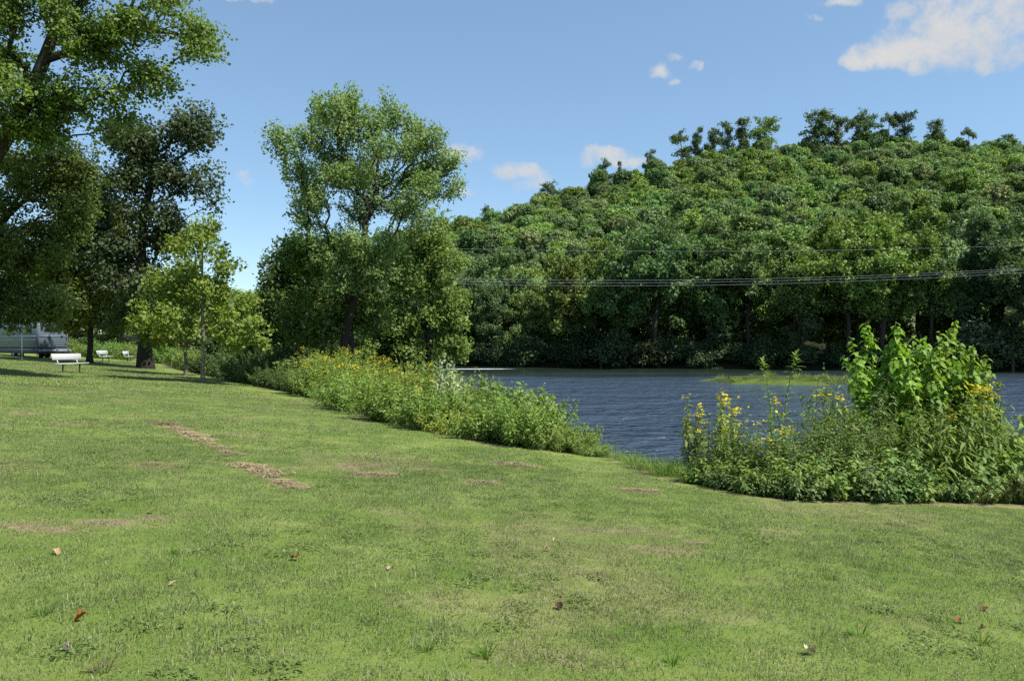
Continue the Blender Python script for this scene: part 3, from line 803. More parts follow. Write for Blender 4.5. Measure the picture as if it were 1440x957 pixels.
gw, gs, gc = 'yellow-flowered stalks of the right-hand weeds', 'leafy weeds of the right-hand clump', 'low cover at the foot of the right-hand weeds'
WC = (.115, .160, .034)
for k, (px, top, b, lab) in enumerate([
        (972, 552, .9, 'leftmost tall stalk with a faded flower top at the water gap'),
        (984, 566, 1.1, 'shorter faded stalk just right of the leftmost stalk'),
        (1008, 545, 1.0, 'flowering stalk whose flat yellow top is among the highest at the left of the weeds'),
        (1017, 600, .7, 'low flowering stalk with a deep yellow head below the flat-topped stalk'),
        (1022, 556, 1.3, 'stalk with pale yellow head close beside the flat-topped stalk'),
        (1037, 570, 1.0, 'stalk bent to the right with a small orange-yellow head'),
        (1048, 590, .8, 'bright yellow-headed stalk left of the tall left spire'),
        (1078, 590, .6, 'bright yellow-headed stalk just right of the tall left spire'),
        (1089, 602, .7, 'low bright yellow stalk between the two tall spires'),
        (1094, 556, 1.2, 'thin stalk with small yellow blooms between the two tall spires'),
        (1104, 612, .8, 'lowest yellow stalk just left of the right-hand spire'),
        (1158, 526, 1.1, 'tall stalk with yellow top in front of the green island, right of the spires'),
        (1176, 550, .9, 'stalk with orange-yellow head left of the feathery bush')]):
    right('wildflower_stalk', stalk, px, top, b, WC, lab, 'wildflower', 2.02, group=gw)
right('tall_spire_weed', spire, 1072, 500, .9, (.10, .145, .03), 'tall narrow green spire with a tuft of pointed leaves, left of two', 'weed', 2.28)
right('tall_spire_weed', spire, 1118, 490, 1.1, (.10, .145, .03), 'tall narrow green spire with a tuft of pointed leaves, right of two', 'weed', 2.28)
right('feathery_bush', feathery, 1194, 503, 1.2, (.090, .125, .042), 'tall feathery grey-green bush in the middle of the right-hand weeds', 'shrub', 2.0, 1.0)
right('feathery_bush', feathery, 1150, 560, .8, (.080, .120, .038), 'shorter feathery bush left of the tall feathery one', 'shrub', 2.0, .85)
right('feathery_bush', feathery, 1222, 565, .7, (.085, .118, .03), 'feathery bush in front of the bright broad-leaved sapling', 'shrub', 2.0, .9)
right('feathery_bush', feathery, 1290, 520, 1.5, (.115, .145, .025), 'yellow-green feathery bush between the two bright sapling tops', 'shrub', 2.0, .8)
SAPC = (.120, .185, .022)
for px, top, b, c, lab in [(1010, 606, .6, (.12, .16, .036), 'leafy bush under the flat-topped yellow stalk'), (1052, 596, .7, (.125, .17, .036), 'broad light green bush under the left spire'), (1100, 598, .7, (.115, .16, .036), 'leafy bush at the foot of the right spire'), (1140, 575, .6, (.11, .155, .042), 'dense bush in front of the shorter feathery one'),
                           (1178, 570, .5, (.105, .15, .04), 'dense bush in front of the tall feathery one'), (1210, 585, .5, (.10, .145, .036), 'dense bush left of the tiered drooping weed'), (1250, 570, .8, (.09, .12, .028), 'leafy bush below the left sapling top'), (1290, 560, 1.0, (.085, .118, .026), 'leafy bush below the gap between the sapling tops'), (1330, 560, 1.0, (.10, .14, .03), 'leafy bush below the right sapling top'), (1405, 590, 1.3, (.12, .165, .035), 'leafy bush behind the vine tangle right of the big yellow flower bunch'), (1440, 585, 1.6, (.13, .17, .04), 'leafy bush at the right edge, behind the vine tangles'), (980, 628, .7, (.12, .16, .04), 'leafy bush at the left end under the leftmost stalks')]:
    right('leafy_bush', feathery, px, top, b, c, lab, 'shrub', 2.0, 1.35, gs)
right('broad_leaved_sapling', sapling, 1243, 452, 1.8, SAPC, 'bright green broad-leaved sapling, left of the pair, taller at the water', 'sapling', 2.35, 1.0)
right('broad_leaved_sapling', sapling, 1270, 480, 1.6, SAPC, 'bright green sapling with the lower top between two taller ones', 'sapling', 2.35, .9)
right('broad_leaved_sapling', sapling, 1313, 449, 2.0, SAPC, 'bright green broad-leaved sapling with a single narrow top, right of the pair', 'sapling', 2.35, .95)
right('broad_leaved_sapling', sapling, 1290, 492, 1.7, (.10, .155, .022), 'mid green sapling filling the gap between the two bright sapling tops', 'sapling', 2.35, 1.1)
right('broad_leaved_sapling', sapling, 1330, 478, 2.1, (.105, .16, .022), 'mid green sapling just right of the right bright sapling top', 'sapling', 2.35, 1.0)
right('broad_leaved_sapling', sapling, 1362, 522, 1.6, (.085, .135, .022), 'low dark sapling left of the big yellow flower bunch', 'sapling', 2.35, 1.1)
right('broad_leaved_sapling', sapling, 1345, 503, 1.9, (.085, .14, .02), 'darker sapling on the right shoulder of the bright saplings', 'sapling', 2.35, 1.0)
right('drooping_weed', drooping, 1308, 560, .7, (.095, .130, .022), 'weed with long drooping leaves in tiers below the saplings', 'weed', 1.62, 1.1)
right('drooping_weed', drooping, 1345, 545, .9, (.085, .125, .024), 'tall weed with long drooping leaves right of the tiered one', 'weed', 1.62, 1.0)
right('drooping_weed', drooping, 1272, 585, .6, (.08, .115, .024), 'weed with drooping leaves left of the tiered one', 'weed', 1.62, .9)
right('wildflower_stalk', stalk, 1376, 536, .8, WC, 'stalk with the big yellow flower bunch at the right of the weeds', 'wildflower', 2.0, 1.0, gw)
right('wildflower_stalk', stalk, 1383, 541, 1.0, WC, 'stalk just behind the big yellow bunch at the right of the weeds', 'wildflower', 2.0, 1.0, gw)
right('wildflower_stalk', stalk, 1392, 549, 1.1, WC, 'outer stalk with two small yellow heads right of the big bunch', 'wildflower', 2.0, 1.0, gw)
right('wildflower_stalk', stalk, 1366, 560, .7, WC, 'stalk with half open yellow head left of the big bunch', 'wildflower', 2.0, 1.0, gw)
for px, top, b, c, lab in [(1402, 585, 1.0, (.11, .16, .03), 'broad-leaved vine tangle right of the big yellow flower bunch'), (1432, 575, 1.5, (.12, .165, .035), 'light green vine tangle at the right edge over the water'),
                           (1425, 620, .6, (.10, .15, .03), 'lower vine tangle at the right edge of the weeds'), (1380, 610, .7, (.085, .13, .026), 'vine tangle below the big yellow flower bunch'), (1465, 600, .9, (.10, .15, .03), 'vine tangle cut by the right edge of the picture')]:
    right('vine_tangle', vine, px, top, b, c, lab, 'vine', 1.05, 1.0, gs)
cov = [(958, 645, .5), (978, 655, .3), (1000, 640, .45), (1024, 650, .3), (1046, 632, .5), (1068, 650, .3), (1090, 636, .5), (1112, 645, .3), (1136, 630, .5), (1158, 648, .3),
       (1182, 628, .45), (1206, 640, .3), (1230, 622, .5), (1254, 640, .35), (1280, 650, .45), (1328, 655, .5), (1352, 640, .6)]
for k, (px, top, b) in enumerate(cov):
    c = [(.11, .155, .034), (.085, .135, .036), (.125, .165, .034), (.09, .135, .045)][k % 4]
    right('ground_cover_plant', cover, px, top, b, c, f'low leafy plant, {ORD[k]} from the left at the foot of the tall weeds', 'plant', .78, 1.1, gc)
for k, (px, top, b) in enumerate([(966, 668, .15), (1320, 668, .35), (1345, 660, .35), (1398, 655, .4), (1420, 640, .45), (1436, 650, .25), (1380, 668, .25), (1462, 650, .4)]):
    right('fine_scrub', scrub, px, top, b, [(.11, .125, .035), (.095, .12, .035), (.07, .09, .035)][k % 3], f'fine-leaved scrub bush, {ORD[k]} from the left at the lawn edge of the weeds', 'shrub', .9, 1.0, gc)

# light green growth behind the benches and under the trees at the back of the lawn
bushm = [make_tree(400 + k, [(0, 0, -.2), (.1, 0, .5), (0, .1, 1.1)], [(0, 0, 1.0, 1.7, 1.5, 1.0), (.9, .2, .8, 1.1, 1.1, .8), (-.9, -.1, 1.1, 1.1, 1.1, .9), (.1, 0, 1.8, .8, .8, .6)], 210, 16, .2, .4, .2, .07, up=.5, shell=.6, tip_r=.01) for k in range(3)]
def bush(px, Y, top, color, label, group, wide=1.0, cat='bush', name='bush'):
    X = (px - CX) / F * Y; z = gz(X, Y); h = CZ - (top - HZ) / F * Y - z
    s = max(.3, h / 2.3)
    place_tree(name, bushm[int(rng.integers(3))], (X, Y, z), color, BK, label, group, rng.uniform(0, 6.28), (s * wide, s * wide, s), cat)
gb = 'pale bushes at the back of the lawn'
for k, (px, Y, top) in enumerate([(98, 80, 478), (116, 77, 484), (136, 76, 482), (158, 78, 480), (180, 76, 482), (228, 70, 484), (248, 66, 490), (270, 62, 492), (296, 58, 494), (320, 52, 500), (336, 47, 506)]):
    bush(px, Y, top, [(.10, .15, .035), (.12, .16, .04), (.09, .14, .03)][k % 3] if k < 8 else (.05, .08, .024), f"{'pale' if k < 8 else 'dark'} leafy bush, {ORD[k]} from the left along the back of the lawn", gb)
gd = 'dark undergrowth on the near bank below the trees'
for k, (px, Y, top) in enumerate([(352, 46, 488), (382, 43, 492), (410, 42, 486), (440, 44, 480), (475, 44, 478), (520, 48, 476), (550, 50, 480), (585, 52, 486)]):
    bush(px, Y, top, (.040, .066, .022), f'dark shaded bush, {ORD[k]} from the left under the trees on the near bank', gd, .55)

# ------------------------------------------------------------------ far bank trees
def far_variant(seed, H, Wd, low, n=8):
    r = np.random.default_rng(seed)
    lobes = []
    for k in range(n):
        z = H * (low + (0.93 - low) * (k + .5) / n)
        f = math.sin(math.pi * min(1, .16 + .84 * ((z / H - low) / (1 - low)) ** .85)) ** .55
        a = r.random() * 6.28; q = Wd * .26 * f * r.uniform(.5, 1.2)
        rr = Wd * .34 * (f * .8 + .2) * r.uniform(.8, 1.15)
        lobes.append((math.cos(a) * q, math.sin(a) * q, z, rr, rr, H * .115 * r.uniform(.8, 1.3)))
    for k in range(5):
        a = r.random() * 6.28; q = Wd * .38
        lobes.append((math.cos(a) * q, math.sin(a) * q, H * r.uniform(low + .15, .8), Wd * .17, Wd * .17, H * .07))
    tr = [(0, 0, -.6), (r.normal() * .3, r.normal() * .3, H * .3), (r.normal() * .5, r.normal() * .5, H * .6), (r.normal() * .6, r.normal() * .6, H * .85)]
    return make_tree(seed, tr, lobes, 560, 26, .55, 1.1, .42, .34, clump=1.5, tip_r=.03, hole=.32, hs=2.2, up=.55, minr=.035, leafmat=LEAF_FAR, horiz=.5, aspect=.75, outn=.8)
FARV = [far_variant(500 + k, 24, w, lo) for k, (w, lo) in enumerate([(12, .10), (10, .12), (13, .16), (11, .06), (9, .2), (14, .14)])]
OVER = [far_variant(520 + k, 24, w, lo) for k, (w, lo) in enumerate([(17, .36), (15, .33), (18, .40), (16, .30)])]
FT = ([540, 600, 640, 700, 760, 800, 850, 900, 950, 1000, 1050, 1100, 1150, 1200, 1250, 1300, 1350, 1395, 1440, 1600], [375, 355, 346, 350, 354, 346, 332, 306, 294, 292, 296, 308, 300, 302, 290, 284, 273, 298, 290, 292])
def far_color(px, r):
    keys = [(540, (.055, .085, .028)), (700, (.058, .092, .034)), (760, (.085, .118, .028)), (850, (.080, .112, .024)), (900, (.048, .078, .027)), (1000, (.062, .096, .028)), (1100, (.064, .094, .028)), (1150, (.090, .130, .026)), (1250, (.086, .128, .026)), (1310, (.078, .118, .026)),
            (1345, (.036, .062, .024)), (1385, (.045, .075, .026)), (1420, (.070, .112, .036)), (1600, (.07, .11, .03))]
    xs = [k[0] for k in keys]
    c = np.array([np.interp(px, xs, [k[1][i] for k in keys]) for i in range(3)])
    return tuple(c * r.uniform(1.05, 1.4))
r = np.random.default_rng(55)
trees = []
for row, (off, step) in enumerate([(4.6, 6.6), (14, 6.6)]):
    X = -26.0
    while X < 92:
        Y = float(far_edge(np.array([X]))[0]) + off + r.uniform(-1.5, 2.5)
        trees.append((X, Y, row)); X += step * r.uniform(.7, 1.3)
trees.sort(key=lambda t: t[0] / t[1])
cnt = [0, 0]
for X, Y, row in trees:
    px = CX + F * X / Y
    z = gz(X, Y)
    top = np.interp(px, *FT) + (r.uniform(4, 40) if row == 0 else r.uniform(-4, 14))
    h = CZ - (top - HZ) / F * Y - z
    c = far_color(px, r)
    s = h / 24.5
    w = s * r.uniform(.9, 1.15)
    shade = 'yellow-green' if c[0] > .083 else 'dark green' if c[0] < .05 else 'mid green'
    lab = f"{shade} tree on the far bank, {ORD[min(cnt[row], 35)]} from the left in the {'front' if row == 0 else 'rear'} row"
    cnt[row] += 1
    place_tree('riverside_tree', OVER[int(r.integers(4))] if row == 0 else FARV[int(r.integers(6))], (X, Y, z), c, (.06, .052, .045), lab, 'trees lining the far bank', r.uniform(0, 6.28), (w, w, s))
# shrubs along the far waterline
shr = [make_tree(540 + k, [(0, 0, -.4), (.2, 0, 1.2), (0, .2, 2.6)], [(0, 0, 2.2, 2.4, 2.2, 1.8), (1.6, .3, 1.5, 1.6, 1.5, 1.3), (-1.7, -.2, 1.8, 1.6, 1.5, 1.4), (.2, -1.2, 1.2, 2.0, 1.2, 1.1), (.3, 0, 3.9, 1.3, 1.3, 1.0)], 190, 16, .42, .8, .4, .1, up=.2, shell=.6, tip_r=.02, leafmat=LEAF_FAR, minr=.02) for k in range(3)]
X = -24.0; k = 0
while X < 90:
    Y = float(far_edge(np.array([X]))[0]) + r.uniform(2.6, 4.4)
    px = CX + F * X / Y
    c = np.array((.032, .050, .020) if px < 1080 else (.040, .060, .024)) * r.uniform(.8, 1.6)  # shade of the far bank put into the shrubs' dark leaf colour
    if px > 1370: c = (.10, .135, .07)
    s = r.uniform(.65, 1.15) * (1.35 if px > 1370 else 1)
    place_tree('riverside_shrub', shr[k % 3], (X, Y, gz(X, Y)), c, BK, f"{'pale grey-green' if px > 1370 else 'dark'} shrub overhanging the far waterline, {ORD[min(k, 35)]} from the left", 'shrubs along the far waterline', r.uniform(0, 6.28), (s * 1.15, s, s * r.uniform(.8, 1.1)), 'shrub')
    X += r.uniform(2.3, 4.2); k += 1
for px, top, Yo, c, lab in [(1128, 418, 4.0, (.085, .10, .045), 'greyish round-topped small tree leaning from the dark far bank'), (820, 425, 4.0, (.075, .10, .028), 'small yellow-green tree lit in front of the dark far bank'), (1005, 440, 4.0, (.05, .075, .03), 'small tree low on the dark far bank in the middle'), (1425, 400, 3.5, (.085, .12, .045), 'pale leafy tree at the right end of the far bank')]:
    X = (px - CX) / F * 122; Y = float(far_edge(np.array([X]))[0]) + Yo; X = (px - CX) / F * Y
    z = gz(X, Y); s = (CZ - (top - HZ) / F * Y - z) / 24.5
    place_tree('small_tree', FARV[(3, 5, 0, 2)[int(px) % 4]], (X, Y, z), c, BK, lab, None, r.uniform(0, 6.28), (s * 1.25, s * 1.25, s))
# trees further along the near bank and behind the trailer
for k, (px, Y, top, c, lab) in enumerate([(-30, 95, 380, (.05, .08, .022), 'tree standing behind the trailer at the left edge'), (40, 100, 400, (.055, .085, .024), 'tree behind the back end of the trailer'), (106, 92, 410, (.05, .078, .024), 'dark tree beyond the pale bushes, left of the yellow-green one'),
                                          (165, 100, 420, (.045, .07, .022), 'dark tree beyond the benches, behind the black trunk'), (228, 96, 440, (.045, .07, .022), 'low dark tree beyond the black trunk, right of it'), (290, 92, 446, (.05, .075, .022), 'low tree beyond the slim-trunked young tree'), (345, 80, 452, (.045, .07, .022), 'low dark tree closing the gap under the open sky'), (395, 80, 430, (.045, .07, .022), 'dark tree behind the dark rounded tree on the near bank'), (460, 75, 440, (.045, .07, .022), 'dark tree behind the trunk of the tall maple'), (540, 72, 440, (.05, .08, .024), 'dark tree between the tall maple and the bright yellow-green tree')]):
    X = (px - CX) / F * Y; z = gz(X, Y); s = (CZ - (top - HZ) / F * Y - z) / 24.5
    place_tree('bank_tree', FARV[k % 6], (X, Y, z), c, BKD, lab, None, r.uniform(0, 6.28), (s * 1.5, s * 1.5, s))

# ------------------------------------------------------------------ the wooded hill
def hill_variant(seed, H, Wd):
    r = np.random.default_rng(seed)
    lobes = [(0, 0, H * .62, Wd * .36, Wd * .36, H * .3)]
    for k in range(6):
        a = k * 1.05 + r.random(); q = Wd * .26
        lobes.append((math.cos(a) * q, math.sin(a) * q, H * r.uniform(.45, .78), Wd * r.uniform(.17, .25), Wd * r.uniform(.17, .25), H * r.uniform(.13, .19)))
    return make_tree(seed, [(0, 0, -1), (.1, .1, H * .4), (0, .2, H * .75)], lobes, 230, 24, .68, .75, .42, .22, tip_r=.04, up=.4, minr=.06, hole=.12, hs=2.5, shell=.86, leafmat=LEAF_FAR, horiz=.45, outn=1.1, aspect=.8, flare=False)
HV = [hill_variant(600 + k, h, w) for k, (h, w) in enumerate([(12, 10.5), (13, 9.5), (11, 11), (14, 9), (12, 12)])]
def hill_color(r):
    k = r.random()
    if k < .06: c = (.100, .122, .048)
    elif k < .42: c = (.096, .140, .032)
    elif k < .68: c = (.078, .124, .040)
    elif k < .84: c = (.095, .130, .055)
    else: c = (.048, .078, .026)
    return np.array(c) * r.uniform(1.1, 1.5)
pts = []
Yg = 142.0
while Yg < 452:
    Xg = -190.0
    while Xg < .95 * Yg:
        pts.append((Xg + r.uniform(-2.6, 2.6), Yg + r.uniform(-2.6, 2.6))); Xg += 7.6
    Yg += 7.2 if Yg > 178 else 11.0
pts = np.array(pts); pz = height(pts[:, 0], pts[:, 1])
pp = CX + F * pts[:, 0] / pts[:, 1]; tp = HZ - (pz + 12 - CZ) / pts[:, 1] * F
okh = ((pz > 4) & (tp < np.interp(pp, *FT) + 60)) | ((pts[:, 1] < 236) & (pts[:, 1] > far_edge(pts[:, 0]) + 19))
pts, pz, pp, tp = pts[okh], pz[okh], pp[okh], tp[okh]
inside = (pts[:, 1] > 236) & (pp > 650) & (pp < 1435) & (tp < np.interp(pp, *FT) - 12)
cand = np.argsort(np.where(inside, pts[:, 1], 1e9))[:190]
single = np.zeros(len(pts), bool); single[cand] = True
for i in cand:
    s = .65 + .65 * r.random() ** 1.5
    place_tree('hillside_tree', HV[int(r.integers(5))], (pts[i, 0], pts[i, 1], pz[i]), tuple(hill_color(r)), (.1, .09, .08),
               'round-crowned tree in the wood on the lower hillside, just above the far bank trees', 'round-crowned trees of the lower hillside', r.uniform(0, 6.28), (s, s, s * r.uniform(.9, 1.15)))

def scatter_object(name, P, rot, scale, idx, sources, extra=None):
    """one object that instances source meshes on points (for what nobody could count)"""
    me = bpy.data.meshes.new(name + '_points'); me.vertices.add(len(P)); me.vertices.foreach_set('co', np.asarray(P, np.float32).ravel())
    a = me.attributes.new('rot', 'FLOAT_VECTOR', 'POINT'); a.data.foreach_set('vector', np.asarray(rot, np.float32).ravel())
    a = me.attributes.new('scl', 'FLOAT_VECTOR', 'POINT'); a.data.foreach_set('vector', np.asarray(scale, np.float32).ravel())
    a = me.attributes.new('idx', 'INT', 'POINT'); a.data.foreach_set('value', np.asarray(idx, np.int32))
    for k, v in (extra or {}).items():
        v = np.asarray(v, np.float32)
        a = me.attributes.new(k, 'FLOAT' if v.ndim == 1 else 'FLOAT_VECTOR', 'POINT'); a.data.foreach_set('value' if v.ndim == 1 else 'vector', v.ravel())
    o = link(name, me)
    coll = bpy.data.collections.new(name + '_kinds')
    for s in sources: coll.objects.link(s)
    ng = bpy.data.node_groups.new(name + '_scatter', 'GeometryNodeTree')
    ng.interface.new_socket('Geometry', in_out='INPUT', socket_type='NodeSocketGeometry')
    ng.interface.new_socket('Geometry', in_out='OUTPUT', socket_type='NodeSocketGeometry')
    N = ng.nodes; gi = N.new('NodeGroupInput'); go = N.new('NodeGroupOutput')
    ci = N.new('GeometryNodeCollectionInfo'); ci.inputs['Collection'].default_value = coll
    ci.inputs['Separate Children'].default_value = True; ci.inputs['Reset Children'].default_value = True
    ip = N.new('GeometryNodeInstanceOnPoints'); ip.inputs['Pick Instance'].default_value = True
    def at(nm, ty):
        n = N.new('GeometryNodeInputNamedAttribute'); n.data_type = ty; n.inputs['Name'].default_value = nm; return n.outputs['Attribute']
    L = ng.links
    L.new(gi.outputs[0], ip.inputs['Points']); L.new(ci.outputs[0], ip.inputs['Instance'])
    L.new(at('idx', 'INT'), ip.inputs['Instance Index'])
    e2r = N.new('FunctionNodeEulerToRotation'); L.new(at('rot', 'FLOAT_VECTOR'), e2r.inputs[0]); L.new(e2r.outputs[0], ip.inputs['Rotation'])
    L.new(at('scl', 'FLOAT_VECTOR'), ip.inputs['Scale'])
    L.new(ip.outputs[0], go.inputs[0])
    md = o.modifiers.new('scatter', 'NODES'); md.node_group = ng
    return o

rest = np.where(~single)[0]
src = []
for a in range(5):
    f = HV[a][1].copy(); f.materials[0] = LEAF_HILL
    src.append(bpy.data.objects.new(f'hill_tree_kind_{a:02d}', f))
n = len(rest)
sc_ = .6 + .65 * r.random(n) ** 1.5
o = scatter_object('hillside_wood', np.stack([pts[rest, 0], pts[rest, 1], pz[rest]], 1), np.stack([np.zeros(n), np.zeros(n), r.uniform(0, 6.28, n)], 1),
                   np.stack([sc_, sc_, sc_ * r.uniform(.9, 1.15, n)], 1), r.integers(0, 5, n), src, {'tint': np.array([hill_color(r) for _ in range(n)])})
tag(o, 'dense mass of rounded green treetops covering the upper hill', 'wood', kind='stuff')

# the taller trees that stand out against the sky along the ridge
def ridge_variant(seed, H, Wd, low, n=9, leaf=.6, tips=200):
    r = np.random.default_rng(seed); lobes = []
    for k in range(n):
        z = H * (low + (.96 - low) * (k + .5) / n); a = r.random() * 6.28; q = Wd * .34 * r.random()
        w = Wd * r.uniform(.3, .46) * (1 - .35 * abs((k + .5) / n - .45))
        lobes.append((math.cos(a) * q, math.sin(a) * q, z, w, w, H * .075))
    tr = [(0, 0, -2), (r.normal() * .2, 0, H * .5), (r.normal() * .3, 0, H * .95)]
    return make_tree(seed, tr, lobes, tips, 16, leaf, 1.0, .45, .24, tip_r=.05, up=.2, minr=.06, hole=.3, hs=2.5, leafmat=LEAF_FAR, horiz=.5, aspect=.75, flare=False, outn=.7, clump=1.15)
RV = [ridge_variant(700, 20, 10, .28, tips=240), ridge_variant(701, 20, 8, .34), ridge_variant(702, 20, 6.5, .2), ridge_variant(703, 20, 13, .22, n=12, tips=320), ridge_variant(704, 20, 9, .38)]
RC, RG = (.062, .092, .036), (.10, .14, .034)
for px, top, v, c, w, lab in [
        (688, 288, 3, RC, .9, 'dark treetop on the low left shoulder of the ridge'), (775, 254, 3, RC, 1.0, 'wide dark treetop on the ridge below the small clouds'),
        (848, 222, 0, RC, .8, 'rounded lone treetop on the ridge in front of a white cloud'), (872, 226, 2, RC, .6, 'thin treetop right of the rounded lone one on the ridge'), (914, 209, 1, RC, .8, 'small lone tree standing clear on the ridge, left of the tall group'),
        (958, 181, 0, RC, 1.05, 'leftmost broad tree of the tall group on the ridge'), (982, 179, 1, RC, .8, 'slim tree second from the left in the ridge group'), (1002, 178, 1, (.05, .075, .03), .9, 'see-through tree in the middle of the ridge group'), (1022, 171, 4, RC, .8, 'thin tree with bare lower trunk in the ridge group'),
        (1045, 166, 2, RC, 1.1, 'narrow dark columnar tree on the ridge'), (1076, 159, 3, RG, .95, 'bright broad tree at the right end of the ridge group'), (1147, 152, 3, (.06, .09, .03), 1.0, 'tallest broad tree right of the gap on the ridge'), (1176, 160, 4, RC, .95, 'open see-through tree right of the gap on the ridge'),
        (1204, 160, 0, (.06, .09, .03), 1.0, 'green tree beside the open see-through one on the ridge'), (1222, 153, 3, RC, .9, 'dark rounded tree near the hilltop'), (1250, 158, 0, RC, .8, 'small round tree at the hilltop, left of the pine-like one'), (1272, 156, 4, (.03, .05, .028), 1.1, 'dark pine-like tree at the hilltop'),
        (1313, 166, 3, RC, .8, 'dark treetop just right of the hilltop'), (1362, 178, 0, RC, .8, 'dark treetop on the right-hand slope of the ridge'), (1414, 186, 3, RC, .8, 'rightmost dark treetop on the ridge')]:
    Y = YR + r.uniform(-6, 4); X = (px - CX) / F * Y; z = gz(X, Y)
    h = CZ - (top - HZ) / F * Y - z; s = h / 20.3
    place_tree('ridge_tree', RV[v], (X, Y, z), c, (.06, .05, .045), lab, 'trees standing out along the ridge', r.uniform(0, 6.28), (s * w, s * w, s))

# ------------------------------------------------------------------ overhead wires
WIRE = simple('wire_metal', (.30, .31, .33), .6, .3, .05, 1.0)
def wire(pts, label):
    Y0 = 96.0
    P = []
    xs = [p[0] for p in pts]
    co = np.polyfit(xs, [p[1] for p in pts], 2)
    for px in np.linspace(560, 1640, 60):
        P.append(W(px, np.polyval(co, px), Y0))
    mb = MB(); mb.tube(P, .011, 5)
    tag(mb.build('power_line', WIRE, smooth=True), label, 'power line', 'power lines over the river')
wire([(700, 351), (880, 353), (1160, 352), (1440, 345)], 'single highest wire crossing in front of the far trees')
wire([(655, 391.5), (830, 394.5), (1130, 390), (1440, 377)], 'top wire of the three close together over the river')
wire([(655, 395.5), (830, 398), (1130, 393.5), (1440, 379.5)], 'middle wire of the three close together over the river')
wire([(655, 399.5), (830, 401.5), (1130, 398), (1440, 383)], 'lowest wire of the three close together over the river')

# ------------------------------------------------------------------ benches
WHITE = simple('bench_white_paint', (.40, .40, .405), .5, .4, .08, 9.0)
DARKM = simple('bench_dark_metal', (.07, .075, .07), .5, .5, .2, 9.0, .3)
GREYM = simple('bench_bracket', (.5, .52, .5), .5, .5, .1, 9.0)
def make_bench(label):
    t = empty('park_bench', (0, 0, 0)); tag(t, label, 'bench', 'white benches facing the river')
    mb = MB(); mb.box((0, .06, .45), (1.85, .15, .05), bev=.008); mb.box((0, .225, .45), (1.85, .15, .05), bev=.008); mb.build('seat', WHITE, t)
    mb = MB(); mb.box((0, -.19, .78), (1.8, .045, .30), (R(14), 0, 0), bev=.008); mb.build('backrest', WHITE, t)
    for s in (-1, 1):
        mb = MB(); mb.tube([(s * .52, .1, -.12), (s * .52, .1, .40)], .036, 8); mb.box((s * .52, .11, .405), (.07, .36, .035), bev=.006); mb.build('leg', DARKM, t)
        mb = MB(); mb.tube([(s * .6, .12, .41), (s * .6, -.06, .43), (s * .6, -.13, .52), (s * .6, -.215, .78)], .022, 6); mb.build('bracket', GREYM, t)
    return t
def put(o, px, Y, rz):
    x = (px - CX) / F * Y
    o.location = (x, Y, gz(x, Y)); o.rotation_euler = (0, 0, rz)
b0 = make_bench('nearest and largest white park bench on the left part of the lawn')
b1 = copy_tree(b0); b1['label'] = 'small white bench farther off, between the nearest bench and the black trunk'; b1['group'] = b0['group']
b2 = copy_tree(b0); b2['label'] = 'farthest white bench, half hidden beside the thick black trunk'; b2['group'] = b0['group']
# the seat faces local +y
def facing(fx, fy): return math.atan2(-fx, fy)
put(b0, 98, 38.5, facing(.97, -.25)); put(b1, 147, 62, facing(1.0, .05)); put(b2, 180, 70, facing(.98, .19))

